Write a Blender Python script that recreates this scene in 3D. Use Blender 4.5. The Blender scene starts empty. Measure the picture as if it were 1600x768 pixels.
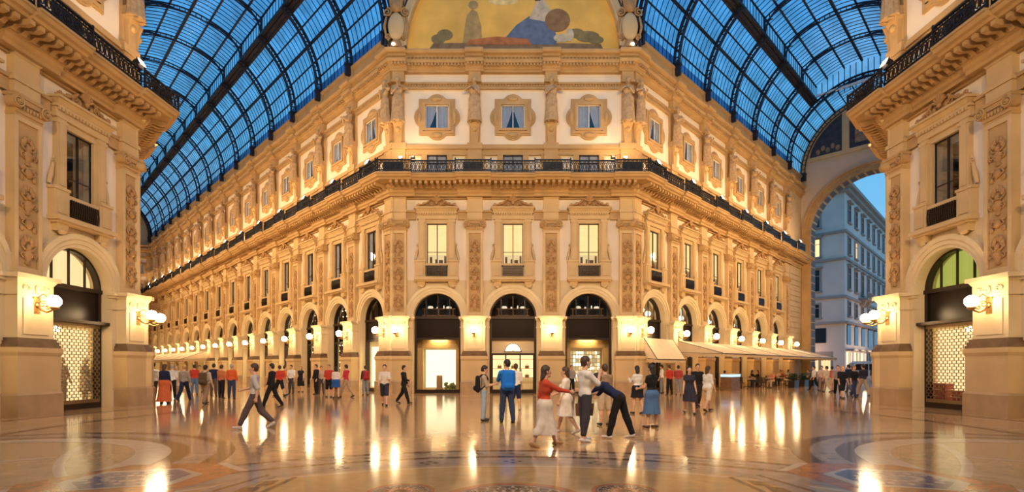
import bpy, math, random
import numpy as np
from mathutils import Vector, Matrix
PI = math.pi
RNG = random.Random(7)
SC = bpy.context.scene
COL = SC.collection

# ------------------------------------------------------------------ helpers
def V3(*a):
    return np.array(a, dtype=float)

class MB:
    """collects faces, links them as one mesh object"""
    def __init__(self):
        self.v = []; self.f = []; self.m = []; self.s = []
    def add(self, verts, faces, m=0, smooth=False):
        o = len(self.v)
        self.v.extend([tuple(p) for p in verts])
        for f in faces:
            self.f.append(tuple(i + o for i in f)); self.m.append(m); self.s.append(smooth)
    def box(self, x0, x1, y0, y1, z0, z1, m=0):
        if x0 > x1: x0, x1 = x1, x0
        if y0 > y1: y0, y1 = y1, y0
        if z0 > z1: z0, z1 = z1, z0
        self.add([(x0,y0,z0),(x1,y0,z0),(x1,y1,z0),(x0,y1,z0),(x0,y0,z1),(x1,y0,z1),(x1,y1,z1),(x0,y1,z1)],
                 [(0,3,2,1),(4,5,6,7),(0,1,5,4),(1,2,6,5),(2,3,7,6),(3,0,4,7)], m)
    def bx(self, u0, u1, v0, v1, z0, z1, m=0):      # v = outward from the wall
        self.box(u0, u1, -v1, -v0, z0, z1, m)
    def taper(self, u0, u1, v0, v1, z0, z1, g, m=0):   # block whose top is wider by g on the sides and the front
        y0, y1 = -v1, -v0
        self.add([(u0,y0,z0),(u1,y0,z0),(u1,y1,z0),(u0,y1,z0),(u0-g,y0-g,z1),(u1+g,y0-g,z1),(u1+g,y1,z1),(u0-g,y1,z1)],
                 [(0,3,2,1),(4,5,6,7),(0,1,5,4),(1,2,6,5),(2,3,7,6),(3,0,4,7)], m)
    def prism(self, poly, y0, y1, m=0, smooth=False):   # poly in (x,z), counter-clockwise seen from -y
        n = len(poly)
        vs = [(p[0], y0, p[1]) for p in poly] + [(p[0], y1, p[1]) for p in poly]
        self.add(vs, [tuple(range(n)), tuple(range(2*n-1, n-1, -1))], m)
        self.add(vs, [(i, i+n, (i+1) % n + n, (i+1) % n) for i in range(n)], m, smooth)
    def ring(self, cx, cz, r0, r1, a0, a1, y0, y1, n=24, m=0):   # arch band, front + soffits
        for i in range(n):
            t0 = a0 + (a1-a0)*i/n; t1 = a0 + (a1-a0)*(i+1)/n
            P = [(cx+r*math.cos(t), cz+r*math.sin(t)) for r, t in ((r0,t0),(r1,t0),(r1,t1),(r0,t1))]
            self.add([(p[0], y0, p[1]) for p in P] + [(p[0], y1, p[1]) for p in P],
                     [(0,1,2,3),(1,5,6,2),(3,7,4,0),(7,6,5,4)], m)
        for t, fl in ((a0, 0), (a1, 1)):
            P = [(cx+r0*math.cos(t), cz+r0*math.sin(t)), (cx+r1*math.cos(t), cz+r1*math.sin(t))]
            self.add([(P[0][0],y0,P[0][1]),(P[1][0],y0,P[1][1]),(P[1][0],y1,P[1][1]),(P[0][0],y1,P[0][1])], [(0,1,2,3)], m)
    def sweep(self, prof, x0, x1, t0=0.0, t1=0.0, m=0):   # prof: (v,z) list, extruded along x, mitred ends
        n = len(prof)
        A = [(x0 - p[0]*t0, -p[0], p[1]) for p in prof]; B = [(x1 + p[0]*t1, -p[0], p[1]) for p in prof]
        self.add(A + B, [(i, i+1, i+1+n, i+n) for i in range(n-1)], m)
        self.add(A + B, [tuple(range(n-1, -1, -1)), tuple(range(n, 2*n))], m)
    def tube(self, pts, r, n=6, m=0, cap=True):
        pts = [np.array(p, float) for p in pts]
        rr = r if isinstance(r, (list, tuple)) else [r]*len(pts)
        vs = []; prev = None
        for i, p in enumerate(pts):
            d = pts[min(i+1, len(pts)-1)] - pts[max(i-1, 0)]
            d = d/(np.linalg.norm(d)+1e-12)
            if prev is None:
                a = np.cross(d, V3(0,0,1) if abs(d[2]) < .9 else V3(1,0,0))
            else:
                a = prev - d*np.dot(prev, d)
            a = a/(np.linalg.norm(a)+1e-12); prev = a; b = np.cross(d, a)
            for k in range(n):
                t = 2*PI*(k+.5)/n
                vs.append(p + rr[i]*(a*math.cos(t) + b*math.sin(t)))
        fs = []
        for i in range(len(pts)-1):
            for k in range(n):
                fs.append((i*n+k, i*n+(k+1) % n, (i+1)*n+(k+1) % n, (i+1)*n+k))
        self.add(vs, fs, m, n > 4)
        if cap:
            self.add(vs, [tuple(range(n-1, -1, -1)), tuple(range((len(pts)-1)*n, len(pts)*n))], m)
    def bar(self, a, b, w, m=0):
        self.tube([a, b], w*.7071, 4, m)
    def lathe(self, prof, c=(0,0,0), n=16, m=0, sy=1.0):
        vs = []; fs = []
        for r, z in prof:
            for k in range(n):
                t = 2*PI*k/n
                vs.append((c[0]+r*math.cos(t), c[1]+r*math.sin(t)*sy, c[2]+z))
        for i in range(len(prof)-1):
            for k in range(n):
                fs.append((i*n+k, i*n+(k+1) % n, (i+1)*n+(k+1) % n, (i+1)*n+k))
        self.add(vs, fs, m, True)
        self.add(vs, [tuple(range(n-1, -1, -1)), tuple(range((len(prof)-1)*n, len(prof)*n))], m)
    def ball(self, c, r, n=8, k=5, m=0):     # ellipsoid, r = (rx,ry,rz)
        if not isinstance(r, (tuple, list)): r = (r, r, r)
        vs = [(c[0], c[1], c[2]-r[2])]; fs = []
        for i in range(1, k):
            a = -PI/2 + PI*i/k
            for j in range(n):
                t = 2*PI*j/n
                vs.append((c[0]+r[0]*math.cos(a)*math.cos(t), c[1]+r[1]*math.cos(a)*math.sin(t), c[2]+r[2]*math.sin(a)))
        vs.append((c[0], c[1], c[2]+r[2])); L = len(vs)-1
        for j in range(n):
            fs.append((0, 1+(j+1) % n, 1+j)); fs.append((L, 1+(k-2)*n+j, 1+(k-2)*n+(j+1) % n))
        for i in range(k-2):
            for j in range(n):
                fs.append((1+i*n+j, 1+i*n+(j+1) % n, 1+(i+1)*n+(j+1) % n, 1+(i+1)*n+j))
        self.add(vs, fs, m, True)
    def wallrect(self, x0, x1, z0, z1, holes, y0, y1, m=0):
        """slab with rectangular holes"""
        xs = sorted({x0, x1} | {h[0] for h in holes} | {h[1] for h in holes})
        zs = sorted({z0, z1} | {h[2] for h in holes} | {h[3] for h in holes})
        for i in range(len(xs)-1):
            for j in range(len(zs)-1):
                cx, cz = (xs[i]+xs[i+1])/2, (zs[j]+zs[j+1])/2
                if not any(h[0] < cx < h[1] and h[2] < cz < h[3] for h in holes):
                    self.box(xs[i], xs[i+1], y0, y1, zs[j], zs[j+1], m)
    def mesh(self, name, mats):
        me = bpy.data.meshes.new(name)
        me.from_pydata(self.v, [], self.f)
        for mt in (mats if isinstance(mats, (list, tuple)) else [mats]):
            me.materials.append(mt)
        me.polygons.foreach_set('material_index', self.m)
        me.polygons.foreach_set('use_smooth', self.s)
        me.update()
        return me
    def build(self, name, mats, parent=None, loc=(0,0,0), rz=0):
        return link(name, self.mesh(name, mats), parent, loc, rz)

def link(name, me, parent=None, loc=(0,0,0), rz=0):
    o = bpy.data.objects.new(name, me)
    COL.objects.link(o)
    if parent is not None: o.parent = parent
    o.location = loc; o.rotation_euler = (0, 0, rz)
    return o

def empty(name, loc=(0,0,0), rz=0):
    o = link(name, None, None, loc, rz); o.empty_display_size = .2
    return o

def tag(o, label=None, cat=None, group=None, kind=None):
    if label: o['label'] = label
    if cat: o['category'] = cat
    if group: o['group'] = group
    if kind: o['kind'] = kind
    return o

def copy_tree(o, parent=None):
    c = o.copy(); COL.objects.link(c)
    if parent is not None: c.parent = parent
    for ch in list(o.children):
        copy_tree(ch, c)
    return c

ORD = ['first','second','third','fourth','fifth','sixth','seventh','eighth','ninth','tenth','eleventh','twelfth',
       'thirteenth','fourteenth','fifteenth','sixteenth']

# ------------------------------------------------------------------ materials
def newmat(name):
    m = bpy.data.materials.new(name); m.use_nodes = True
    nt = m.node_tree
    b = nt.nodes.get('Principled BSDF')
    return m, nt, b

def mat(name, col, rough=.6, metal=0., spec=.5, noise=0., nscale=3., bump=0., bscale=20., emit=None, estr=0.):
    m, nt, b = newmat(name)
    b.inputs['Roughness'].default_value = rough
    b.inputs['Metallic'].default_value = metal
    b.inputs['Specular IOR Level'].default_value = spec
    c = (*col, 1)
    b.inputs['Base Color'].default_value = c
    tc = None
    if noise or bump:
        tc = nt.nodes.new('ShaderNodeTexCoord')
    if noise:
        n = nt.nodes.new('ShaderNodeTexNoise'); n.inputs['Scale'].default_value = nscale; n.inputs['Detail'].default_value = 6
        nt.links.new(tc.outputs['Object'], n.inputs['Vector'])
        r = nt.nodes.new('ShaderNodeValToRGB')
        r.color_ramp.elements[0].position = .3; r.color_ramp.elements[1].position = .72
        r.color_ramp.elements[0].color = (*[x*(1-noise) for x in col], 1)
        r.color_ramp.elements[1].color = (*[min(1, x*(1+noise*.6)) for x in col], 1)
        nt.links.new(n.outputs['Fac'], r.inputs['Fac']); nt.links.new(r.outputs['Color'], b.inputs['Base Color'])
    if bump:
        n2 = nt.nodes.new('ShaderNodeTexNoise'); n2.inputs['Scale'].default_value = bscale; n2.inputs['Detail'].default_value = 4
        nt.links.new(tc.outputs['Object'], n2.inputs['Vector'])
        bp = nt.nodes.new('ShaderNodeBump'); bp.inputs['Strength'].default_value = bump; bp.inputs['Distance'].default_value = .03
        nt.links.new(n2.outputs['Fac'], bp.inputs['Height']); nt.links.new(bp.outputs['Normal'], b.inputs['Normal'])
    if emit:
        b.inputs['Emission Color'].default_value = (*emit, 1); b.inputs['Emission Strength'].default_value = estr
    return m

def glassmat(name, tint=(.9,.93,.95), refl=.1, rough=.02, dirt=0., dscale=1.2, edge=.7):
    """thin pane: mostly see-through, a little mirror"""
    m, nt, b = newmat(name)
    nt.nodes.remove(b)
    out = nt.nodes.get('Material Output')
    tr = nt.nodes.new('ShaderNodeBsdfTransparent'); tr.inputs['Color'].default_value = (*tint, 1)
    gl = nt.nodes.new('ShaderNodeBsdfGlossy'); gl.inputs['Roughness'].default_value = rough
    gl.inputs['Color'].default_value = (.9,.9,.9,1)
    lw = nt.nodes.new('ShaderNodeLayerWeight'); lw.inputs['Blend'].default_value = refl
    mx = nt.nodes.new('ShaderNodeMixShader')
    lw.inputs['Blend'].default_value = .5
    pw = nt.nodes.new('ShaderNodeMath'); pw.operation = 'POWER'; pw.inputs[1].default_value = 4.0
    ml = nt.nodes.new('ShaderNodeMath'); ml.operation = 'MULTIPLY_ADD'; ml.inputs[1].default_value = edge; ml.inputs[2].default_value = refl*.5
    nt.links.new(lw.outputs['Facing'], pw.inputs[0]); nt.links.new(pw.outputs[0], ml.inputs[0]); nt.links.new(ml.outputs[0], mx.inputs['Fac'])
    nt.links.new(tr.outputs['BSDF'], mx.inputs[1]); nt.links.new(gl.outputs['BSDF'], mx.inputs[2])
    if dirt:
        tc = nt.nodes.new('ShaderNodeTexCoord')
        n = nt.nodes.new('ShaderNodeTexNoise'); n.inputs['Scale'].default_value = dscale; n.inputs['Detail'].default_value = 5
        nt.links.new(tc.outputs['Object'], n.inputs['Vector'])
        r = nt.nodes.new('ShaderNodeValToRGB')
        r.color_ramp.elements[0].position = .32; r.color_ramp.elements[1].position = .62
        r.color_ramp.elements[0].color = (*[x*(1-dirt) for x in tint], 1); r.color_ramp.elements[1].color = (*tint, 1)
        nt.links.new(n.outputs['Fac'], r.inputs['Fac']); nt.links.new(r.outputs['Color'], tr.inputs['Color'])
    nt.links.new(mx.outputs['Shader'], out.inputs['Surface'])
    return m

def emat(name, col, s):
    m, nt, b = newmat(name)
    nt.nodes.remove(b)
    e = nt.nodes.new('ShaderNodeEmission'); e.inputs['Color'].default_value = (*col, 1); e.inputs['Strength'].default_value = s
    nt.links.new(e.outputs['Emission'], nt.nodes.get('Material Output').inputs['Surface'])
    return m

STONE = mat('stone', (.52,.325,.135), .75, noise=.16, nscale=1.1, bump=.25, bscale=9)
STONE_L = mat('pale stone', (.62,.435,.215), .75, noise=.12, nscale=.9, bump=.15, bscale=7)
STONE_P = mat('light stone', (.72,.57,.34), .75, noise=.1, nscale=.9, bump=.15, bscale=7)
STUCCO = mat('cream stucco', (.84,.72,.56), .85, noise=.06, nscale=.6)
CARVE = mat('carved stone', (.44,.25,.10), .8, noise=.2, nscale=5, bump=.4, bscale=14)
PLINTH = mat('grey marble', (.44,.29,.15), .45, noise=.2, nscale=1.6)
DARKMARBLE = mat('dark marble', (.17,.095,.05), .3, noise=.3, nscale=3)
IRON = mat('black iron', (.012,.012,.016), .45, metal=.3)
BRONZE = mat('dark bronze', (.035,.022,.016), .35, metal=.5)
STEEL = mat('blue black iron', (.012,.014,.03), .5)
SIGN = mat('dark sign glass', (.016,.009,.007), .3, spec=.15)
WINGLASS = glassmat('window glass', (.8,.82,.85), .12)
SHOPGLASS = glassmat('shop glass', (.95,.95,.93), .08)
VAULTGLASS = glassmat('vault glass', (.86,.94,1.0), .02, .1, dirt=.38, dscale=.6, edge=.25)
DUSTGLASS = glassmat('dusty glass', (.22,.30,.46), .02, .3, dirt=.5, dscale=.8, edge=.2)
GUTTER = mat('brown roof sheet', (.05,.035,.04), .6, noise=.4, nscale=1.5)
PALEBEAM = mat('pale painted beam', (.75,.78,.82), .5)
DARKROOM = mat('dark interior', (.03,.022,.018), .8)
WARMROOM = mat('warm interior', (.75,.58,.36), .8)
CURTAIN = mat('white curtain', (.8,.8,.82), .9, noise=.1, nscale=6)
BLIND = mat('yellow blind', (.85,.7,.38), .9)
WOOD = mat('amber wood', (.42,.2,.07), .5, noise=.3, nscale=4)
GLOBE = emat('lamp globe', (1.0,.69,.36), 85.0)
LENS = emat('floodlight lens', (1.0,.80,.52), 25.0)
BULB = emat('small bulb', (1.0,.8,.5), 12.0)
LIGHTBOX = emat('backlit panel', (1.0,.82,.50), 2.6)
LIGHTBOX_D = emat('dim backlit panel', (1.0,.70,.32), 1.7)
CEILLAMP = emat('shop ceiling lamp', (1.0,.72,.36), 40.0)
BRASS = mat('brass', (.55,.33,.12), .35, metal=.9)
# ------------------------------------------------------------------ people: one implicit surface per body
def _smin(a, b, k):
    if k <= 0: return np.minimum(a, b)
    h = np.clip(.5 + .5*(b-a)/k, 0, 1)
    return b*(1-h) + a*h - k*h*(1-h)

def cone(a, b, ra, rb, k=.03, flat=None):
    return dict(a=np.array(a, float), b=np.array(b, float), ra=ra, rb=rb, k=k, flat=flat)

def field(prims, h, pad=.03):
    lo = np.min([np.minimum(p['a']-p['ra'], p['b']-p['rb']) for p in prims], axis=0) - pad - 2*h
    hi = np.max([np.maximum(p['a']+p['ra'], p['b']+p['rb']) for p in prims], axis=0) + pad + 2*h
    n = np.ceil((hi-lo)/h).astype(int) + 1
    F = np.full(n, .5, dtype=np.float32)
    ax = [(lo[i] + h*np.arange(n[i])).astype(np.float32) for i in range(3)]
    for p in prims:
        a, b = p['a'], p['b']; R = max(p['ra'], p['rb']) + p['k'] + 2.5*h
        l = np.minimum(a, b) - R; u = np.maximum(a, b) + R
        i0 = np.clip(np.floor((l-lo)/h).astype(int), 0, n-1); i1 = np.clip(np.ceil((u-lo)/h).astype(int)+1, 1, n)
        sl = tuple(slice(i0[i], i1[i]) for i in range(3))
        X = ax[0][sl[0]][:,None,None]-a[0]; Y = ax[1][sl[1]][None,:,None]-a[1]; Z = ax[2][sl[2]][None,None,:]-a[2]
        ba = b-a; L = float(ba@ba) + 1e-12
        t = np.clip((X*ba[0]+Y*ba[1]+Z*ba[2])/L, 0, 1)
        dx, dy, dz = X-t*ba[0], Y-t*ba[1], Z-t*ba[2]
        if p['flat'] is not None:
            nv, s = p['flat']; q = (dx*nv[0]+dy*nv[1]+dz*nv[2])*(s-1)
            dx, dy, dz = dx+q*nv[0], dy+q*nv[1], dz+q*nv[2]
        d = np.sqrt(dx*dx+dy*dy+dz*dz) - (p['ra'] + t*(p['rb']-p['ra']))
        F[sl] = _smin(F[sl], d.astype(np.float32), p['k'])
    return F, lo, ax

def plane_cut(F, ax, pt, nrm):     # keeps the side the normal points away from
    d = ((ax[0]-pt[0])*nrm[0])[:,None,None] + ((ax[1]-pt[1])*nrm[1])[None,:,None] + ((ax[2]-pt[2])*nrm[2])[None,None,:]
    return np.maximum(F, d.astype(np.float32))

def nets(F, lo, h):
    F[0] = F[-1] = .5; F[:,0] = F[:,-1] = .5; F[:,:,0] = F[:,:,-1] = .5
    S = F < 0
    n = np.array(F.shape)-1
    cnt = np.zeros(n, np.int8)
    for dx in (0,1):
        for dy in (0,1):
            for dz in (0,1):
                cnt += S[dx:dx+n[0], dy:dy+n[1], dz:dz+n[2]]
    act = np.argwhere((cnt > 0) & (cnt < 8))
    if len(act) == 0: return np.zeros((0,3)), np.zeros((0,4), int)
    idx = np.full(n, -1, np.int32); idx[tuple(act.T)] = np.arange(len(act))
    acc = np.zeros((len(act), 3)); w = np.zeros(len(act))
    cs = [(0,0,0),(1,0,0),(0,1,0),(1,1,0),(0,0,1),(1,0,1),(0,1,1),(1,1,1)]
    val = [F[act[:,0]+c[0], act[:,1]+c[1], act[:,2]+c[2]] for c in cs]
    for i in range(8):
        for j in range(i+1, 8):
            if sum(abs(cs[i][k]-cs[j][k]) for k in range(3)) != 1: continue
            x = (val[i] < 0) != (val[j] < 0)
            t = np.where(x, val[i]/np.where(x, val[i]-val[j], 1), 0)
            for k in range(3):
                acc[:,k] += np.where(x, cs[i][k] + t*(cs[j][k]-cs[i][k]), 0)
            w += x
    P = (act + acc/w[:,None])*h + lo
    faces = []
    for a in range(3):
        s0 = [slice(None)]*3; s1 = [slice(None)]*3
        s0[a] = slice(0, -1); s1[a] = slice(1, None)
        ch = S[tuple(s0)] != S[tuple(s1)]
        e = np.argwhere(ch)
        b, c = (a+1) % 3, (a+2) % 3
        e = e[(e[:,b] > 0) & (e[:,c] > 0)]
        q = []
        for db, dc in ((1,1),(0,1),(0,0),(1,0)):
            k = e.copy(); k[:,b] -= db; k[:,c] -= dc
            q.append(idx[tuple(k.T)])
        q = np.stack(q, 1)
        fl = ~S[tuple(e.T)]
        q[fl] = q[fl][:, ::-1]
        faces.append(q[(q >= 0).all(1)])
    return P, np.concatenate(faces)

def np_mesh(name, P, Q, mats, mi=None):
    me = bpy.data.meshes.new(name)
    me.vertices.add(len(P)); me.vertices.foreach_set('co', P.astype(np.float32).ravel())
    me.loops.add(len(Q)*4); me.loops.foreach_set('vertex_index', Q.astype(np.int32).ravel())
    me.polygons.add(len(Q)); me.polygons.foreach_set('loop_start', np.arange(0, len(Q)*4, 4, dtype=np.int32))
    for m in mats: me.materials.append(m)
    if mi is not None: me.polygons.foreach_set('material_index', mi.astype(np.int32))
    me.polygons.foreach_set('use_smooth', np.ones(len(Q), bool))
    me.update(calc_edges=True); me.validate()
    return me

def solid(name, prims, h, m, parent, cuts=(), ripple=None):
    F, lo, ax = field(prims, h)
    if ripple is not None:
        c, amp, nfold, z0, z1 = ripple
        th = np.arctan2(ax[1][None,:]-c[1], ax[0][:,None]-c[0])
        g = np.clip((z1-ax[2])/(z1-z0), 0, 1)
        F = F + (amp*(np.sin(th*nfold)+.5*np.sin(th*(nfold*1.7)+1))[:,:,None]*g[None,None,:]).astype(np.float32)
    for pt, nv in cuts: F = plane_cut(F, ax, pt, nv)
    P, Q = nets(F, lo, h)
    if len(P) == 0: return None
    return link(name, np_mesh(name, P, Q, [m]), parent)

def _dir(fl, ab, s):
    return V3(s*math.sin(ab), math.sin(fl)*math.cos(ab), -math.cos(fl)*math.cos(ab))
def _rx(v, a):
    c, s = math.cos(a), math.sin(a); return V3(v[0], v[1]*c - v[2]*s, v[1]*s + v[2]*c)
def _rz(v, a):
    c, s = math.cos(a), math.sin(a); return V3(v[0]*c - v[1]*s, v[0]*s + v[1]*c, v[2])

_cm = {}
def cloth(c, r=.85):
    k = (tuple(c), r)
    if k not in _cm: _cm[k] = mat('cloth', c, r, spec=.25, noise=.12, nscale=14)
    return _cm[k]
SKINS = [mat('skin', c, .55, spec=.35) for c in ((.62,.36,.23),(.52,.28,.17),(.34,.17,.09))]
HAIRS = {k: mat('hair', c, .6, noise=.3, nscale=40) for k, c in dict(black=(.012,.01,.01), brown=(.06,.03,.015), blond=(.45,.28,.1), grey=(.35,.32,.3), ginger=(.3,.12,.04)).items()}
EYE = mat('eye', (.02,.015,.012), .2)
LIPM = mat('lips', (.42,.15,.11), .5)
D = math.radians

def person(x, y, face, hgt=1.72, label='', top=(.6,.6,.6), sleeve=.45, bottom='trousers', bcol=(.03,.03,.05), blen=1.,
           shoes=(.03,.03,.03), hair='brown', hairlen=0, skin=0, female=False, lean=0, armL=(8,8,12,8), armR=(8,8,12,8),
           legL=(0,0,3), legR=(0,0,3), look=(0,0), q=1, hat=None, group=None, z=0, name='person', allmat=None, hem=0., seat=False, strap=None):
    """face: heading in degrees the person looks towards (0 = +Y, away from the camera; 90 = -X).
    arm = (shoulder flex, abduction, elbow bend, forearm abduction); leg = (hip flex, knee bend, abduction)"""
    s = hgt/1.75
    h = (.0075, .0105, .0155)[q]; hc = (.011, .014, .019)[q]
    root = empty(name, (x, y, z), D(face))
    tag(root, label, 'person' if name == 'person' else name.split('_')[-1], group)
    SK = allmat or SKINS[skin]
    X, Yv, Zv = V3(1,0,0), V3(0,1,0), V3(0,0,1)
    sw = .15 if female else .172; hw = .095 if female else .085
    pel = V3(0,0,.95)
    def T(p): return pel + _rx(p-pel, -D(lean))          # torso lean forward about the pelvis
    up = _rx(Zv, -D(lean)); fw = _rx(Yv, -D(lean))
    ang = [.0]
    legs = {}
    for sd, leg in ((-1, legL), (1, legR)):
        hip = pel + V3(sd*hw, 0, -.03)
        th = _dir(D(leg[0]), D(leg[2]), sd); sh = _dir(D(leg[0]-leg[1]), D(leg[2])*.6, sd)
        kn = hip + th*.43; an = kn + sh*.415
        pitch = D(leg[0]-leg[1])*.75
        toe = _rx(Yv, pitch if pitch < 0 else pitch*.4)
        legs[sd] = (hip, kn, an, toe)
    drop = min(min(l[2][2]-.085, (l[2]+l[3]*.15)[2]-.035) for l in legs.values())
    if seat: drop = .95 - .10 - .46/s
    sh3 = V3(0,0,-drop)
    mv = lambda p: (p + sh3)*s
    shoulder = {sd: T(V3(sd*sw, -.01, 1.395)) for sd in (-1, 1)}
    arms = {}
    for sd, arm in ((-1, armL), (1, armR)):
        ua = _dir(D(arm[0]), D(arm[1]), sd); fa = _dir(D(arm[0]+arm[2]), D(arm[3]), sd)
        el = shoulder[sd] + ua*.285; wr = el + fa*.25
        arms[sd] = (shoulder[sd], el, wr, fa)
    nb = T(V3(0,-.015,1.45)); nt_ = T(V3(0,.005,1.54))
    hd = nt_ + _rx(V3(0,.02,.105), -D(lean*.35))
    yaw, pit = D(look[0]), D(look[1])
    def H(p): return hd + _rz(_rx(V3(*p), pit), yaw)       # head frame
    def Hd(p): return _rz(_rx(V3(*p), pit), yaw)
    S = lambda a, b, ra, rb, k=.03, flat=None: cone(mv(a), mv(b), ra*s, rb*s, k*s, flat)
    fF = (fw, 1.45)
    torso = [S(T(V3(-.04,0,.97)), T(V3(.04,0,.97)), .135, .135, .05, fF),
             S(T(V3(0,.0,1.02)), T(V3(0,.01,1.16)), .135 if not female else .125, .125 if not female else .11, .05, fF),
             S(T(V3(-.045,.005,1.28)), T(V3(.045,.005,1.28)), .135, .135, .06, fF),
             *[S(T(V3(e*.03,-.015,1.425)), T(V3(e*(sw-.02),-.015,1.392)), .058, .062, .05) for e in (-1, 1)]]
    if female:
        torso += [S(T(V3(e*.07,.085,1.27)), T(V3(e*.07,.09,1.27)), .055, .055, .04) for e in (-1, 1)]
        torso += [S(T(V3(-.07,-.02,.93)), T(V3(.07,-.02,.93)), .12, .12, .05)]
    neck = [S(nb, nt_, .062, .055, .03)]
    head = [S(H((0,-.012,.035)), H((0,.0,.03)), .094, .094, .02, (Hd((1,0,0)), 1.2)),
            S(H((0,.03,-.02)), H((0,.045,-.08)), .066, .045, .03, (Hd((1,0,0)), 1.05)),
            S(H((0,.085,.015)), H((0,.112,-.022)), .010, .016, .014),
            S(H((-.035,.078,.03)), H((.035,.078,.03)), .014, .014, .012),
            S(H((0,.088,-.058)), H((0,.09,-.06)), .018, .016, .012),
            S(H((0,.075,-.092)), H((0,.078,-.095)), .022, .02, .02)]
    for e in (-1, 1):
        head.append(S(H((e*.078,-.008,.012)), H((e*.084,-.014,-.02)), .02, .014, .006, (Hd((1,0,0)), 1.8)))
    body = torso + neck + head
    arm_p = {}; leg_p = {}
    for sd in (-1, 1):
        a, el, wr, fa = arms[sd]
        arm_p[sd] = [S(a, el, .058 if not female else .048, .042 if not female else .036, .03), S(el, wr, .042 if not female else .036, .027, .015)]
        hip, kn, an, toe = legs[sd]
        leg_p[sd] = [S(hip, kn, .092, .058, .04), S(kn + V3(0,-.008,0), kn*.6+an*.4 + V3(0,-.012,0), .055, .055, .03), S(kn*.6+an*.4 + V3(0,-.012,0), an, .054, .037, .02)]
        foot = [S(an, an+toe*.02-V3(0,0,.03), .04, .04, .02), S(an - V3(0,0,.045)-toe*.03, an + toe*.14 - V3(0,0,.055), .034, .03, .02, (Zv, 1.25))]
        body += arm_p[sd] + leg_p[sd] + foot
        # hand: palm, four curled fingers of unequal length, thumb off the side of the palm
        nrm = -sd*X; nrm = nrm - fa*np.dot(nrm, fa); nrm /= np.linalg.norm(nrm)
        lat = np.cross(fa, nrm)*sd
        if lat[1] + .2*lat[2] < 0: lat = -lat
        fr = .0088 if q < 2 else .0098
        kn0 = wr + fa*.085
        body += [S(wr + fa*.02, wr + fa*.07, .03, .036, .012, (nrm, 2.0)), S(kn0 + lat*.026, kn0 - lat*.028, .014, .013, .008)]
        for j, (o, ln) in enumerate(((.031,.072),(.0105,.08),(-.0105,.075),(-.031,.06))):
            b0 = kn0 + lat*o
            c1 = math.radians(22 + 4*j); c2 = math.radians(60 + 5*j)
            d1 = fa*math.cos(c1) + nrm*math.sin(c1); d2 = fa*math.cos(c2) + nrm*math.sin(c2)
            m1 = b0 + d1*ln*.52
            body += [S(b0, m1, fr, fr*.93, .004), S(m1, m1 + d2*ln*.48, fr*.93, fr*.75, .003)]
        t0 = wr + fa*.03 + lat*.024; t1 = t0 + fa*.03 + lat*.026 + nrm*.012; t2 = t1 + fa*.032 + lat*.004 + nrm*.014
        body += [S(t0, t1, .014, .0105, .006), S(t1, t2, .0105, .0085, .003)]
    F, lo, ax = field(body, h)
    P, Q = nets(F, lo, h)
    mi = np.zeros(len(Q)); mats = [SK]
    if allmat is None:
        C = P[Q].mean(1)
        for e in (-1, 1):
            mi[np.linalg.norm(C - mv(H((e*.033,.088,.006))), axis=1) < (.0095, .0105, .0115)[q]*s] = 1
        L = C - mv(H((0,.106,-.058))); lx = L @ Hd((1,0,0)); lz = L @ Hd((0,0,1)); ly = L @ Hd((0,1,0))
        mi[(lx/.026)**2 + (lz/.009)**2 + (ly/.03)**2 < 1] = 2
        mats = [SK, EYE, LIPM]
    link('body', np_mesh('body', P, Q, mats, mi), root)
    inf = lambda ps, d: [dict(p, ra=p['ra']+d, rb=p['rb']+d) for p in ps]
    hn = -_rx(Zv, -D(lean))
    # upper garment
    tm = allmat or cloth(top)
    def sleeves(fr):
        out = []
        for sd in (-1, 1):
            a, el, wr, fa = arms[sd]
            r0, r1 = (.062, .047) if not female else (.052, .041)
            if fr <= .0: continue
            e1 = a + (el-a)*min(1, fr*2)
            out.append(S(a, e1, r0+.012, r0+.008 if fr < .5 else r1+.012, .03))
            if fr > .5:
                e2 = el + (wr-el)*min(1, (fr-.5)*2)
                out.append(S(el, e2, r1+.01, .036, .02))
        return out
    upper = inf(torso, .016*s) + sleeves(sleeve)
    cuts = [(mv(T(V3(0,0,1.487))), up)]
    if bottom == 'dress':
        ht = .95 - blen*.9
        w0 = .17; w1 = .19 + .16*blen
        sk = [cone(mv(V3(0,0,.98)), (V3(0,0,ht)+sh3)*s, w0*s, w1*s*.8, .04*s, (Yv, 1.25))]
        sk += [dict(p, ra=p['ra']+.03*s, rb=p['rb']+.035*s, k=.07*s) for sd in (-1, 1) for p in leg_p[sd]]
        solid('dress', upper + sk, hc, tm, root, cuts + [((V3(0,0,ht)+sh3)*s, -Zv)], ((0,0), .007 if allmat is None else .016, 9, ht*s, (1.0 if allmat is None else 1.5)*s))
    else:
        solid('shirt' if name == 'person' else 'drapery', upper, hc, tm, root, cuts + [(mv(T(V3(0,0,.93-hem))), hn)])
        bm = allmat or cloth(bcol)
        if bottom in ('trousers', 'shorts'):
            ps = inf(torso[:1], .012*s) + (inf(torso[-1:], .014*s) if female else [])
            for sd in (-1, 1):
                hip, kn, an, toe = legs[sd]
                fr = blen if bottom == 'trousers' else blen*.5
                ps.append(S(hip, hip + (kn-hip)*min(1, fr*2), .104, .078 if fr > .5 else .09, .04))
                if fr > .5:
                    ps.append(S(kn, kn + (an - kn)*min(1, (fr-.5)*2) + V3(0,0,.02), .08, .064, .02)); ps.append(S(kn, kn*.6+an*.4 + V3(0,-.014,0), .074, .07, .03))
            solid('trousers' if bottom == 'trousers' else 'shorts', ps, hc, bm, root, [(mv(T(V3(0,0,1.03))), up)])
        elif bottom == 'skirt':
            ht = .98 - blen*.9
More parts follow.
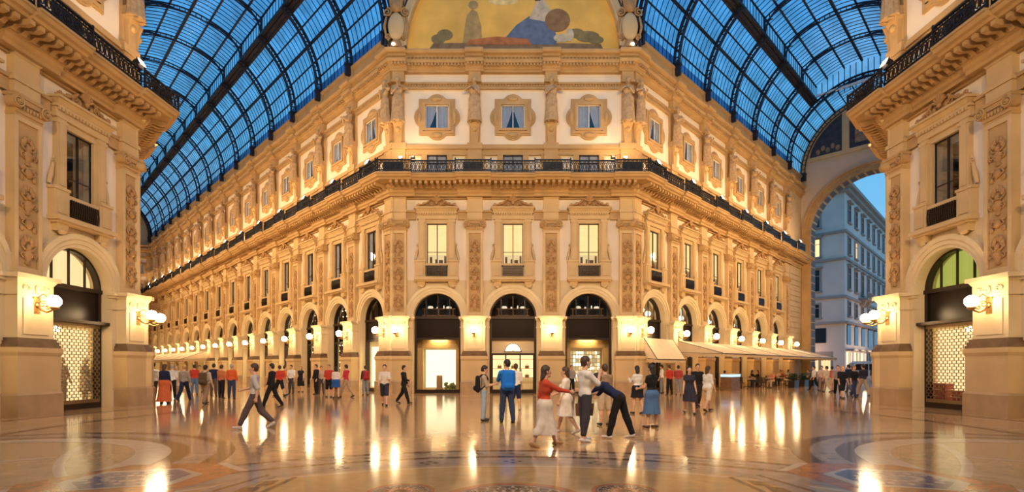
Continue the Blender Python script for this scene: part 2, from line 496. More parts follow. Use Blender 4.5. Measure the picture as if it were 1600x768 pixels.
            c0 = mv(V3(0,0,.98)); c1 = (V3(0, (legs[1][1][1]+legs[-1][1][1])*.5, ht)+sh3)*s
            sk = [cone(c0, c1, .155*s, (.2+.12*blen)*s, .03*s, (Yv, 1.25)), *inf(torso[:2] + torso[-1:], .022*s)] + [dict(p, ra=p['ra']+.03*s, rb=p['rb']+.035*s, k=.07*s) for sd in (-1, 1) for p in leg_p[sd]]
            solid('skirt', sk, hc, bm, root, [(mv(V3(0,0,1.06)), Zv), (c1, -Zv)], ((0,0), .008, 9, ht, 1.0))
    if allmat is None or name == 'mannequin':
        pass
    if allmat is None:
        shm = cloth(shoes, .5)
        for sd in (-1, 1):
            hip, kn, an, toe = legs[sd]
            ps = [S(an - V3(0,0,.04)-toe*.035, an + toe*.15 - V3(0,0,.05), .041, .036, .02, (Zv, 1.15)), S(an-V3(0,0,.01), an-V3(0,0,.05), .044, .044, .02)]
            solid('shoe', ps, hc*.8, shm, root, [((V3(0,0,0)), -Zv)])
    if hair:
        hm = allmat or HAIRS[hair]
        ps = [S(H((0,-.02,.045)), H((0,-.012,.04)), .104, .104, .02, (Hd((1,0,0)), 1.16))]
        c = [(mv(H((0,.045,.04))), Hd((0,.80,-.6)))]
        if hairlen > 0:
            ps += [S(H((0,-.06,.02)), H((0,-.075,-.12)), .085, .075, .03, (Hd((0,1,0)), 1.4))]
            if hairlen > .3:
                bk = nb + V3(0,-.08,-.02)
                ps += [S(H((0,-.075,-.1)), T(V3(0,-.105,1.42-hairlen*.3)), .085, .07, .03, (fw, 1.9))]
        else:
            ps += [S(H((0,-.05,.0)), H((0,-.06,-.045)), .07, .055, .03)]
            c.append((mv(H((0,0,-.075))), Hd((0,0,-1))))
        solid('hair', ps, h*1.15, hm, root, c)
    if hat:
        ps = [S(H((0,-.01,.06)), H((0,-.01,.07)), .108, .106, .02)]
        solid('cap', ps, hc*.8, cloth(hat), root, [(mv(H((0,0,.055))), Hd((0,0,-1)))])
    bk = T(V3(0,-.17,1.22))
    root['_d'] = 0; del root['_d']
    return root, dict(mv=mv, T=T, arms=arms, s=s, up=up, fw=fw, lean=lean)

def backpack(root, info, col, label, w=.29, hh=.44, strapcol=None):
    """bag on a person's back: a thing of its own, with straps and a front pocket"""
    s = info['s']; T, mv = info['T'], info['mv']
    m = cloth(col)
    e = empty('backpack', root.location, root.rotation_euler[2])
    tag(e, label, 'backpack')
    c = lambda x, y, z: mv(T(V3(x, y, z)))
    f = (info['fw'], 1.5)
    yb = -.2
    solid('bag_body', [cone(c(-w*.25,yb,1.40-hh*.85), c(-w*.25,yb,1.36), .12*s, .1*s, .05*s, f), cone(c(w*.25,yb,1.40-hh*.85), c(w*.25,yb,1.36), .12*s, .1*s, .05*s, f)], .012, m, e)
    solid('bag_pocket', [cone(c(-.06,yb-.09,1.40-hh*.8), c(.06,yb-.09,1.40-hh*.8), .08*s, .08*s, .04*s, f)], .012, m, e)
    b = MB()
    for sd in (-1, 1):
        b.tube([c(sd*.1,-.16,1.40), c(sd*.11,-.06,1.485), c(sd*.115,.05,1.475), c(sd*.125,.125,1.36), c(sd*.155,.09,1.2), c(sd*.16,-.06,1.06), c(sd*.13,-.15,1.0)], .019*s, 6)
    b.build('strap', m, e)
    return e
# ------------------------------------------------------------------ architecture: one bay of the facade and everything on it
BW = 4.7                      # bay width
RO, ZS = 1.467, 4.74          # arch radius and springing height
ZR = 13.1                     # balcony level
ZC = 20.9                     # top of the great cornice
W0 = -.25                     # stucco plane

def m_bay_wall():
    b = MB()
    y0, y1 = -W0, 1.0
    for s in (-1, 1):
        b.box(s*RO, s*2.35, y0, y1, 0, ZS, 1)
    n = 20
    for i in range(n):
        a0, a1 = PI*i/n, PI*(i+1)/n
        p = [(RO*math.cos(a0), ZS+RO*math.sin(a0)), (RO*math.cos(a1), ZS+RO*math.sin(a1))]
        b.prism([p[0], (p[0][0], 7.0), (p[1][0], 7.0), p[1]], y0, y1, 1)
    for s in (-1, 1): b.box(s*RO, s*2.35, y0, y1, ZS, 7.0, 1)
    b.wallrect(-2.35, 2.35, 7.0, 12.14, [(-.62,.62,7.2,10.5)], y0, y1, 0)
    b.box(-2.35, 2.35, y0, y1, 12.14, 13.1, 1)
    b.wallrect(-2.35, 2.35, 13.1, 15.0, [(-.6,.6,12.5,14.7)], y0, y1, 1)
    b.wallrect(-2.35, 2.35, 15.0, 19.78, [(-.72,.72,16.36,17.8)], y0, y1, 0)
    return b.mesh('bay_wall', [STUCCO, STONE_P])

def m_bay_trim():
    b = MB()
    # string courses of the first floor, beside the window surround
    for s in (-1, 1):
        b.bx(s*1.3, s*2.0, W0, W0+.10, 10.73, 11.3)
        b.bx(s*1.3, s*2.0, W0, W0+.17, 11.18, 11.3)
        b.bx(s*1.3, s*2.0, W0, W0+.14, 10.73, 10.82)
    b.bx(-2.35, 2.35, W0, W0+.12, 12.0, 12.16)
    # upper storey: band, little panels, moulding under the great panel, dentil string
    b.bx(-2.35, 2.35, W0, W0+.14, 14.72, 15.05); b.bx(-2.35, 2.35, W0, W0+.24, 15.05, 15.2); b.bx(-2.35, 2.35, W0, W0+.16, 15.2, 15.36)
    for s in (-1, 1):
        b.bx(s*.62, s*.95, W0, W0+.12, 13.1, 14.72); b.bx(s*1.75, s*2.05, W0, W0+.1, 13.1, 14.72)
    b.bx(-2.35, 2.35, W0, W0+.16, 18.78, 18.92); b.bx(-2.35, 2.35, W0, W0+.1, 18.92, 19.06); b.bx(-2.35, 2.35, W0, W0+.22, 19.06, 19.17)
    for i in range(24):
        x = -2.0 + 4.0*i/23
        b.bx(x-.045, x+.045, W0+.05, W0+.18, 18.93, 19.05)
    return b.mesh('bay_trim', [STONE])

def m_panel_light():
    b = MB()
    for s in (-1, 1): b.bx(s*1.0, s*1.7, W0, W0+.04, 13.2, 14.6)
    b.bx(-1.95, 1.95, W0, W0+.03, 19.25, 19.72)
    return b.mesh('pale_panel', [STUCCO])

def m_archivolt():
    b = MB()
    y = -W0
    b.ring(0, ZS, RO, 1.95, 0, PI, y-.10, y, 28); b.ring(0, ZS, RO+.14, 1.90, 0, PI, y-.15, y, 28); b.ring(0, ZS, 1.78, 1.97, 0, PI, y-.2, y, 28)
    # jamb strips with their capitals
    for s in (-1, 1):
        b.bx(s*RO, s*1.9, W0, W0+.14, .0, 4.03); b.bx(s*(RO-.02), s*1.95, W0, W0+.18, 0, .7)
        b.bx(s*(RO-.03), s*1.93, W0, W0+.2, 4.03, 4.12); b.bx(s*RO, s*1.9, W0, W0+.16, 4.12, 4.5)
        b.bx(s*(RO-.05), s*1.95, W0, W0+.26, 4.5, 4.6); b.bx(s*(RO-.1), s*2.0, W0, W0+.32, 4.6, 4.74)
    return b.mesh('archivolt', [STONE_P])

def scroll(b, cx, cz, r, y, turns=1.6, a0=0, sgn=1, w=.03, n=18, m=0):
    pts = []
    for i in range(n+1):
        t = i/n; a = a0 + sgn*2*PI*turns*t; rr = r*(1-.8*t)
        pts.append((cx+rr*math.cos(a), y - .02*t, cz+rr*math.sin(a)))
    b.tube(pts, [w*(1-.4*i/n) for i in range(n+1)], 5, m)

def m_pilaster_base():
    b = MB()
    b.bx(-.84, .84, -.9, .5, 0, .72, 0); b.taper(-.84, .84, -.9, .5, .72, .80, -.05, 0)
    b.bx(-.79, .79, -.9, .45, .8, 2.02, 1)
    b.taper(-.79, .79, -.9, .45, 2.02, 2.14, .05, 1); b.bx(-.84, .84, -.9, .5, 2.14, 2.3, 1)
    return b.mesh('pedestal', [PLINTH, STONE_L])
def m_pilaster_ledge():
    b = MB()
    b.bx(-.80, .80, -.9, .46, 2.3, 2.40); b.bx(-.76, .76, -.9, .42, 2.40, 2.52); b.bx(-.72, .72, -.9, .37, 2.52, 2.62)
    return b.mesh('ledge', [DARKMARBLE])
def m_pilaster_shaft():
    b = MB()
    b.bx(-.65, .65, -.9, .3, 2.6, 4.03)
    b.bx(-.47, .47, .3, .33, 2.75, 3.95)
    b.bx(-.70, .70, -.9, .35, 4.03, 4.12); b.bx(-.66, .66, -.9, .31, 4.12, 4.46)
    b.taper(-.66, .66, -.9, .31, 4.46, 4.6, .08); b.bx(-.80, .80, -.9, .46, 4.6, 4.74)
    # relief on the frieze: a boss with two leaves
    b.ball((0, -.33, 4.29), (.07, .06, .13), 8, 5)
    for s in (-1, 1):
        b.ball((s*.2, -.32, 4.24), (.12, .04, .05)); b.ball((s*.42, -.32, 4.3), (.08, .04, .09)); scroll(b, s*.3, 4.33, .07, -.33, 1.2, 0, s, .02, 10)
    return b.mesh('lower_shaft', [STONE_P])
def m_pilaster_upper():
    b = MB()
    b.bx(-.5, .5, -.9, -.02, 4.74, 10.02)
    for s in (-1, 1): b.bx(s*.36, s*.5, -.02, .06, 5.0, 9.85)
    b.bx(-.5, .5, -.02, .06, 9.85, 10.0); b.bx(-.5, .5, -.02, .08, 4.74, 5.0)
    # block above the capital, flaring console under the cornice
    b.bx(-.47, .47, -.9, .02, 10.7, 11.25); b.bx(-.52, .52, -.9, .07, 11.15, 11.3); b.bx(-.46, .46, -.9, 0, 11.3, 12.1)
    b.taper(-.46, .46, -.9, .02, 12.0, 12.45, .25)
    return b.mesh('upper_shaft', [STONE_L])
def m_carved():
    b = MB(); r = random.Random(3)
    b.bx(-.34, .34, -.03, 0, 5.0, 9.85, 1)
    z = 5.1; kind = 0
    while z < 9.55:
        if kind % 3 == 0:      # urn
            b.lathe([(.04,0),(.12,.05),(.05,.12),(.16,.28),(.2,.38),(.1,.46),(.14,.5)], (0,-.02,z), 10, 0, .6); h = .5
            for s in (-1, 1): scroll(b, s*.2, z+.34, .1, -.06, 1.3, -PI/2, s, .03, 10)
        elif kind % 3 == 1:    # leaf fan
            h = .62
            for k in range(5):
                t = (k-2)*.55; b.ball((.19*math.sin(t), -.03, z+.12+.3*math.cos(t)), (.05+.02*abs(k-2), .06, .13), 7, 5)
            b.ball((0,-.05,z+.12), (.08,.08,.1), 8, 5)
            for s in (-1, 1): b.tube([(0,-.05,z+.05),(s*.14,-.06,z+.02),(s*.26,-.05,z+.16),(s*.2,-.04,z+.3)], [.04,.035,.03,.02], 5)
        else:                  # mask and garland
            h = .55
            b.ball((0,-.05,z+.28), (.13,.1,.17), 9, 6)
            for s in (-1, 1):
                b.ball((s*.2,-.03,z+.42), (.1,.06,.07)); b.ball((s*.22,-.03,z+.1), (.07,.05,.11)); b.tube([(s*.1,-.05,z+.2),(s*.24,-.05,z+.28),(s*.14,-.05,z+.44)], .03, 5)
        z += h*r.uniform(.95, 1.08); kind += 1
    return b.mesh('carved_panel', [CARVE, STONE])
def m_capital():
    b = MB()
    b.bx(-.52, .52, -.9, .06, 10.0, 10.1)
    b.bx(-.5, .5, -.9, .1, 10.1, 10.42)
    for i in range(7):
        b.ball((-.36+.12*i, -.12, 10.3), (.05, .05, .09), 6, 4)
    for s in (-1, 1):
        vs = [(0,)]
        b.tube([(s*.5, .1, 10.42), (s*.5, -.2, 10.42)], .2, 14)
        scroll(b, s*.5, 10.42, .2, -.21, 2, PI/2, s, .035, 22)
        b.ball((s*.5, -.24, 10.42), (.05, .05, .05), 6, 4)
    b.bx(-.5, .5, -.9, .16, 10.42, 10.58); b.bx(-.62, .62, -.9, .2, 10.58, 10.7)
    return b.mesh('capital', [STONE])
def m_attic():
    b = MB()
    b.bx(-.44, .44, -.9, .06, 13.1, 15.0); b.bx(-.5, .5, -.9, .12, 15.0, 15.15); b.bx(-.46, .46, -.9, .08, 15.15, 15.4)
    # herm shaft narrowing downwards, bracket for the figure, block up to the cornice
    y0, y1 = .9, -.12
    b.add([(-.2,y1+.06,15.4),(.2,y1+.06,15.4),(.2,y0,15.4),(-.2,y0,15.4),(-.33,y1,17.0),(.33,y1,17.0),(.33,y0,17.0),(-.33,y0,17.0)],
          [(0,3,2,1),(4,5,6,7),(0,1,5,4),(1,2,6,5),(2,3,7,6),(3,0,4,7)])
    b.taper(-.2, .2, -.9, .1, 16.2, 16.62, .14); b.ball((0,-.1,16.2), (.17,.14,.16), 8, 5); b.bx(-.33, .33, -.9, -.1, 15.36, 19.1); b.bx(-.42, .42, -.9, .2, 19.08, 19.22); b.bx(-.36, .36, -.9, .12, 19.22, 19.8)
    return b.mesh('attic_pilaster', [STONE])

# ---- first-floor window
def m_surround():
    b = MB()
    for s in (-1, 1):
        b.bx(s*.62, s*.72, W0, W0+.08, 7.95, 10.55)
        b.bx(s*.72, s*1.12, W0, W0+.18, 8.15, 10.75); b.bx(s*.80, s*1.04, W0+.18, W0+.21, 8.3, 10.55)
        b.bx(s*.70, s*1.15, W0, W0+.22, 10.55, 10.68)
        # scroll console swelling at the foot
        b.tube([(s*1.12, -W0-.06, 9.35), (s*1.17, -W0-.06, 9.0), (s*1.26, -W0-.06, 8.6), (s*1.34, -W0-.06, 8.25)], [.03,.06,.09,.07], 6)
        scroll(b, s*1.2, 9.15, .1, -W0-.1, 1.3, -PI/2, -s, .03, 10)
        b.bx(s*.70, s*1.32, W0, W0+.26, 7.12, 8.18); b.bx(s*.82, s*1.2, W0+.26, W0+.29, 7.25, 8.02)
        b.bx(s*.68, s*1.36, W0, W0+.3, 8.1, 8.2)
        b.taper(s*.95-.2, s*.95+.2, W0, W0+.22, 6.62, 6.92, .04); b.ball((s*.95, -W0-.2, 6.6), (.16,.12,.1))
    b.bx(-.72, .72, W0, W0+.1, 10.5, 10.75)
    b.bx(-.72, .72, W0, W0+.2, 7.12, 7.24); b.bx(-.72, .72, W0, W0+.22, 7.88, 8.02)
    b.bx(-1.36, 1.36, W0, W0+.46, 6.98, 7.14); b.bx(-1.28, 1.28, W0, W0+.36, 6.9, 6.98)
    b.bx(-1.2, 1.2, W0, W0+.2, 10.75, 11.2)
    b.bx(-1.26, 1.26, W0, W0+.28, 11.1, 11.2)
    b.taper(-1.2, 1.2, W0, W0+.3, 11.2, 11.36, .12); b.bx(-1.36, 1.36, W0, W0+.48, 11.36, 11.45)
    for i in range(16):
        x = -1.12+2.24*i/15
        b.bx(x-.04, x+.04, W0+.2, W0+.29, 11.0, 11.1)
    return b.mesh('surround', [STONE_L])
def m_pediment():
    b = MB(); y = -W0-.22
    b.prism([(-1.3,11.45),(1.3,11.45),(.9,11.6),(.4,11.9),(0,12.05),(-.4,11.9),(-.9,11.6)], y, y+.22)
    for s in (-1, 1):
        b.tube([(s*1.3,y-.03,11.5),(s*1.05,y-.04,11.6),(s*.8,y-.05,11.62),(s*.55,y-.06,11.75),(s*.35,y-.06,11.95)], [.03,.06,.06,.07,.05], 6)
        scroll(b, s*1.12, 11.62, .11, y-.05, 1.3, PI, -s, .03, 10); scroll(b, s*.5, 11.68, .16, y-.07, 1.6, 0, s, .04, 14)
        b.ball((s*.75, y-.05, 11.7), (.13,.05,.06)); b.ball((s*.28, y-.05, 11.62), (.1,.06,.12))
    for i in range(7):      # shell
        a = PI*(i+.5)/7
        b.tube([(0,y-.08,11.75), (.28*math.cos(a), y-.1, 11.85+.28*math.sin(a))], [.03,.065], 6)
    b.ball((0, y-.1, 11.72), (.1,.08,.12)); b.ball((0, y-.08, 12.2), (.07,.06,.1))
    return b.mesh('pediment', [CARVE])
def m_sash(w, z0, z1, mid=True, y=.30, rows=(), t=.045):
    b = MB()
    b.box(-w, -w+t, y-.03, y+.03, z0, z1); b.box(w-t, w, y-.03, y+.03, z0, z1)
    b.box(-w, w, y-.03, y+.03, z0, z0+t); b.box(-w, w, y-.03, y+.03, z1-t, z1)
    if mid: b.box(-t*.6, t*.6, y-.035, y+.035, z0, z1)
    for r in rows: b.box(-w, w, y-.028, y+.028, r-t*.3, r+t*.3)
    return b
def m_pane(w, z0, z1, y=.31):
    b = MB(); b.box(-w, w, y-.004, y+.004, z0, z1); return b.mesh('pane', [WINGLASS])
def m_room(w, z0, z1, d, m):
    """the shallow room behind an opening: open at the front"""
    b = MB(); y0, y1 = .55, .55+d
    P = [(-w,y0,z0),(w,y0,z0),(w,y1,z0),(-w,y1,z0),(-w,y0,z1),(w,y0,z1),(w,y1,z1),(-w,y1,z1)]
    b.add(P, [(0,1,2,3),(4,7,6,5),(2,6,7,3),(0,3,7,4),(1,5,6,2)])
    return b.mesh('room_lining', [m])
def m_grille():
    b = MB()
    for i in range(13):
        x = -.6+1.2*i/12
        b.tube([(x, -.0, 7.24), (x, -.03, 7.4), (x, -.045, 7.55), (x, -.01, 7.88)], .022, 4)
    for z in (7.28, 7.4, 7.52, 7.7, 7.84): b.box(-.62, .62, .0, .03, z-.014, z+.014)
    b.box(-.62, .62, .05, .06, 7.24, 7.9)
    return b.mesh('window_grille', [BRONZE])
def m_curtain(w, z0, z1, gap0, gap1, y=.42, seed=0):
    """two tied curtains: gap grows from gap0 at the top to gap1 at the foot"""
    b = MB(); n, k = 18, 8
    for s in (-1, 1):
        vs = []
        for j in range(k+1):
            t = j/k; z = z1+(z0-z1)*t; g = gap0+(gap1-gap0)*t**1.4
            if seed and s*seed > 0: g = gap0
            for i in range(n+1):
                u = i/n; x = s*(g + (w-g)*u)
                vs.append((x, y+.025*math.sin(u*22), z))
        fs = [(j*(n+1)+i, j*(n+1)+i+1, (j+1)*(n+1)+i+1, (j+1)*(n+1)+i) for j in range(k) for i in range(n)]
        b.add(vs, fs, 0, True)
    return b.mesh('curtain', [CURTAIN])

# ---- quatrefoil window of the upper storey
QZ = 17.08
def quatre(b, f, y0, y1, m=0, n=14):
    """lobed square outline scaled by f, as a ring around the square hole"""
    pts = []; a, r, h = 1.12*f, .62*f, 1.42*f
    for q in range(4):
        c, s = math.cos(q*PI/2), math.sin(q*PI/2)
        loc = [(-a, a), (-.64*f, a)] if False else [(a, -a), (a, -.66*f)]
        cen = h-.66*f
        loc += [(max(a, cen+.66*f*math.cos(t)), .66*f*math.sin(t)) for t in [(-PI/2+PI*i/n) for i in range(1, n)]]
        loc += [(a, .66*f)]
        pts += [(p[0]*c-p[1]*s, QZ+p[0]*s+p[1]*c) for p in loc]
    # ring faces against the square hole, matched by direction
    hs = .74
    inn = []
    for p in pts:
        dx, dz = p[0], p[1]-QZ; k = hs/max(abs(dx), abs(dz)); inn.append((dx*k, QZ+dz*k))
    N = len(pts)
    A = [(p[0], y0, p[1]) for p in pts]+[(p[0], y0, p[1]) for p in inn]+[(p[0], y1, p[1]) for p in pts]+[(p[0], y1, p[1]) for p in inn]
    b.add(A, [(i, (i+1) % N, N+(i+1) % N, N+i) for i in range(N)] + [(i, 2*N+i, 2*N+(i+1) % N, (i+1) % N) for i in range(N)] +
          [(N+i, N+(i+1) % N, 3*N+(i+1) % N, 3*N+i) for i in range(N)], m)
def m_quatre():
    b = MB(); y = -W0
    quatre(b, 1.0, y-.08, y); quatre(b, .92, y-.13, y); 
    for s in (-1, 1):
        b.bx(s*.72, s*.86, W0, W0+.2, QZ-.86, QZ+.86); b.bx(-.86, .86, W0, W0+.2, QZ+s*.72, QZ+s*.86)
        b.ball((0, y-.13, QZ+s*1.1), (.34, .07, .15), 10, 6); b.ball((s*1.1, y-.13, QZ), (.14, .07, .34), 10, 6)
    return b.mesh('quatrefoil_frame', [STONE])

# ---- balcony railing of one bay (local x -w..w at the balcony edge)
def m_rail_bars(w, z0=ZR):
    b = MB()
    for z, t in ((z0+.72, .05), (z0+.58, .03), (z0+.14, .03), (z0+.05, .045)):
        b.box(-w, w, -t, t, z-t*.6, z+t*.6)
    return b.mesh('rail', [IRON])
def m_rail_balusters(w, z0=ZR, step=.22):
    b = MB(); n = int(2*w/step)
    for i in range(n+1):
        x = -w + 2*w*i/n
        b.tube([(x,0,z0+.06),(x,0,z0+.58)], .024, 4)
        if i < n:
            xc = x + w/n
            pts = [(xc+.075*math.cos(2*PI*k/8), 0, z0+.36+.15*math.sin(2*PI*k/8)) for k in range(9)]
            b.tube(pts, .024, 4, cap=False)
            pts = [(xc+.05*math.cos(2*PI*k/6), 0, z0+.64+.05*math.sin(2*PI*k/6)) for k in range(7)]
            b.tube(pts, .022, 4, cap=False)
    return b.mesh('baluster_scrollwork', [IRON])
def m_rail_panel(w, z0=ZR):
    b = MB()
    b.box(-w*.55, w*.55, -.01, .01, z0+.06, z0+.62)
    pts = [(.16*math.cos(2*PI*k/12), -.03, z0+.34+.16*math.sin(2*PI*k/12)) for k in range(13)]
    b.tube(pts, .02, 5, cap=False)
    for k in range(6):
        a = PI*k/6; b.tube([(-.14*math.cos(a), -.03, z0+.34-.14*math.sin(a)), (.14*math.cos(a), -.03, z0+.34+.14*math.sin(a))], .012, 4)
    for s in (-1, 1):
        b.box(s*w-.03, s*w+.03, -.03, .03, z0, z0+.78); b.ball((s*w, 0, z0+.8), .045, 6, 4)
        scroll(b, s*.38, z0+.34, .16, -.03, 1.6, 0, s, .016, 14)
    return b.mesh('railing_panel', [IRON])

P_BALC = [(-.5,12.1),(.06,12.1),(.06,12.22),(.14,12.28),(.14,12.42),(.22,12.46),(.22,12.5),(.30,12.52),(.30,12.74),(1.02,12.76),(1.08,12.84),(1.2,12.88),(1.26,13.0),(1.32,13.02),(1.32,13.1),(-.5,13.1)]
P_CORN = [(-.5,19.76),(.02,19.76),(.02,19.86),(.10,19.9),(.10,20.0),(.16,20.02),(.16,20.15),(.30,20.18),(.36,20.3),(.36,20.34),(.16,20.36),(.16,20.5),(.26,20.54),(.26,20.66),(.44,20.7),(.5,20.8),(.5,20.9),(-.5,20.9)]
def m_cornice(prof, x0, x1, t0, t1, pil, dv, hw, name, blocks, eggs=()):
    b = MB()
    b.sweep(prof, x0, x1, t0, t1)
    for p in pil:       # the cornice steps forward over every pilaster
        zl, zh = min(z for v, z in prof), max(z for v, z in prof)
        pr = [(v+dv if v > -.4 else v, z-.015 if z == zl else (z+.004 if z == zh else z)) for v, z in prof]
        l, r = p-hw < x0, p+hw > x1
        b.sweep(pr, max(p-hw, x0), min(p+hw, x1), t0 if l else 0, t1 if r else 0)
    step, bw, v0, v1, z0, z1 = blocks
    n = max(1, int((x1-x0)/step))
    for i in range(n):
        x = x0 + (x1-x0)*(i+.5)/n
        near = any(abs(x-p) < hw for p in pil)
        d = dv if near else 0
        if v1 > .5:        # scrolled modillion
            P = [(v0,z0-.06),(v0+.2,z0-.05),(v0+.34,z0+.07),(v1-.2+d,z0+.03),(v1+d,z0+.09),(v1+d,z1),(v0,z1)]
            n_ = len(P); A = [(x-bw,-v,z) for v, z in P]+[(x+bw,-v,z) for v, z in P]
            b.add(A, [tuple(range(n_)), tuple(range(2*n_-1,n_-1,-1))]+[(k,n_+k,n_+(k+1) % n_,(k+1) % n_) for k in range(n_)])
        else: b.bx(x-bw, x+bw, v0, v1+d, z0, z1)
    if x1-x0 < 40:         # egg mouldings
        for ve, ze, st, r in eggs:
            m_ = int((x1-x0)/st)
            for i in range(m_):
                x = x0+(x1-x0)*(i+.5)/m_; d = dv if any(abs(x-p) < hw-.05 for p in pil) else 0
                b.ball((x, -ve-d, ze), (st*.36, .03, r), 6, 4)
    return b.mesh(name, [STONE])

M = {}
def build_protos():
    M.update(wall=m_bay_wall(), trim=m_bay_trim(), pale=m_panel_light(), arch=m_archivolt(), ped=m_pilaster_base(), ledge=m_pilaster_ledge(), shaft=m_pilaster_shaft(),
             upper=m_pilaster_upper(), carved=m_carved(), cap=m_capital(), attic=m_attic(), surround=m_surround(), pedim=m_pediment(), grille=m_grille(), quatre=m_quatre())
    M['sash1'] = m_sash(.62, 7.9, 10.5, rows=(8.75,)).mesh('sash', [BRONZE]); M['pane1'] = m_pane(.6, 7.95, 10.48)
    M['sashq'] = m_sash(.72, 16.36, 17.8, y=.2).mesh('sash', [mat('white sash', (.7,.66,.6), .6)]); M['paneq'] = m_pane(.7, 16.4, 17.78, .21)
    M['sashm'] = m_sash(.6, 13.1, 14.7, y=.2, rows=(14.2,)).mesh('sash', [BRONZE]); M['panem'] = m_pane(.58, 13.12, 14.68, .21)
    M['roomq'] = m_room(.8, 16.3, 17.9, .8, DARKROOM); M['roomd'] = m_room(.75, 7.1, 10.6, 1.0, DARKROOM)
    M['curtA'] = m_curtain(.7, 16.38, 17.78, .02, .45, .26); M['curtB'] = m_curtain(.7, 16.38, 17.78, .02, .5, .26, 1); M['curtC'] = m_curtain(.7, 16.38, 17.78, .02, .4, .26, -1)
    M['curtM'] = m_curtain(.6, 13.12, 14.68, .0, .02, .26); M['curtM'].materials[0] = mat('cream net curtain', (.86,.74,.56), .9)
    M['curt1'] = m_curtain(.62, 7.95, 10.48, .05, .3, .37)
    b = MB(); b.box(-.6, .6, .345, .355, 8.6, 10.48); 
    for i in range(9): b.box(-.6, .6, .335, .345, 8.62+.21*i, 8.64+.21*i)
    M['blind'] = b.mesh('blind', [mat('lit blind', (.85,.68,.34), .9, emit=(1.0,.67,.27), estr=1.8)])
    b = MB(); b.box(-.62, .62, .6, .62, 7.95, 10.5); M['lit'] = b.mesh('lit_interior', [LIGHTBOX_D])
    b = MB()
    for x, w_, h_ in ((-.42,.07,.55),(-.1,.05,.4),(.2,.12,.35),(.47,.06,.6)): b.box(x-w_, x+w_, .45, .55, 7.95, 7.95+h_)
    M['stuff'] = b.mesh('room_furniture', [WOOD])
    M['railb'] = m_rail_bars(1.30); M['balu'] = m_rail_balusters(1.30); M['railp'] = m_rail_bars(1.05); M['balp'] = m_rail_balusters(1.05); M['rpan'] = m_rail_panel(1.05)

WN = [0]
def wname():
    WN[0] += 1; return 'window_%d' % WN[0]

def add_window1(wall, x, kind, label, grp):
    o = empty(wname(), (0,0,0)); 
    place_on(o, wall, x, 0, 0); tag(o, label, 'window', grp, 'structure')
    link('surround', M['surround'], o); link('pediment', M['pedim'], o); link('sash', M['sash1'], o); link('window_grille', M['grille'], o)
    if kind == 'blind': link('blind', M['blind'], o); link('room_furniture', M['stuff'], o); link('lit_interior', M['lit'], o)
    elif kind == 'curtain': link('curtain', M['curt1'], o)
    link('room_lining', M['roomd'], o); link('pane', M['pane1'], o)
def add_windowq(wall, x, kind, label, grp):
    o = empty(wname()); place_on(o, wall, x, 0, 0); tag(o, label, 'window', grp, 'structure')
    link('quatrefoil_frame', M['quatre'], o); link('sash', M['sashq'], o); link('curtain', M[('curtA','curtB','curtC')[kind % 3]], o); link('room_lining', M['roomq'], o); link('pane', M['paneq'], o)
def add_windowm(wall, x, label, grp):
    o = empty(wname()); place_on(o, wall, x, 0, 0); tag(o, label, 'window', grp, 'structure')
    link('sash', M['sashm'], o); link('curtain', M['curtM'], o); link('pane', M['panem'], o)

def place_on(o, wall, x, v, z, rz=0):
    loc, th = wall['loc'], wall['th']
    c, s = math.cos(th), math.sin(th)
    o.location = (loc[0] + x*c + v*s, loc[1] + x*s - v*c, z); o.rotation_euler = (0, 0, th + rz)
    return o
def wpt(wall, x, v):
    loc, th = wall['loc'], wall['th']; c, s = math.cos(th), math.sin(th)
    return (loc[0] + x*c + v*s, loc[1] + x*s - v*c)

def build_wall(name, loc, th, bays, pils, x0, x1, t0, t1, label):
    root = empty(name, (loc[0], loc[1], 0), th)
    tag(root, label, 'wall', None, 'structure')
    W = dict(root=root, loc=loc, th=th, bays=bays, pils=pils)
    for x in bays:
        link('bay_wall', M['wall'], root, (x,0,0)); link('bay_moulding', M['trim'], root, (x,0,0)); link('pale_panel', M['pale'], root, (x,0,0)); link('archivolt', M['arch'], root, (x,0,0))
    for x in pils:
        p = link('pilaster', M['upper'], root, (x,0,0))
        link('pedestal', M['ped'], p); link('dark_ledge', M['ledge'], p); link('lower_shaft', M['shaft'], p)
        link('carved_panel', M['carved'], p); link('capital', M['cap'], p); link('attic_pilaster', M['attic'], p)
    link('balcony_cornice', m_cornice(P_BALC, x0, x1, t0, t1, pils, .15, 1.05, 'balcony_cornice', (.34, .085, .25, .95, 12.52, 12.78), ((.13,12.35,.16,.05),(1.2,12.94,.2,.05))), root)
    link('great_cornice', m_cornice(P_CORN, x0, x1, t0, t1, pils, .16, .55, 'great_cornice', (.2, .05, .15, .30, 20.02, 20.16), ((.09,19.95,.16,.04),(.25,20.6,.18,.045))), root)
    b = MB()
    for i in range(int((x1-x0)/.22)):
        x = x0+.11+.22*i; b.bx(x-.055, x+.055, .16, .26, 20.4, 20.5)
    b.build('dentil_band', [STONE], root)
    return W

def build_railing(W, xs_bay, xs_pil, who):
    for i, x in enumerate(xs_bay):
        o = empty('balcony_railing'); place_on(o, W, x, 1.22, 0)
        tag(o, 'open black iron balcony railing over the %s' % who(i, False), 'railing', 'black iron balcony railings')
        link('rail', M['railb'], o); link('baluster_scrollwork', M['balu'], o)
    for i, x in enumerate(xs_pil):
        o = empty('balcony_railing'); place_on(o, W, x, 1.37, 0)
        tag(o, 'black iron railing section with rosette panel over the %s' % who(i, True), 'railing', 'black iron balcony railings')
        link('rail', M['railp'], o); link('baluster_scrollwork', M['balp'], o); link('railing_panel', M['rpan'], o)
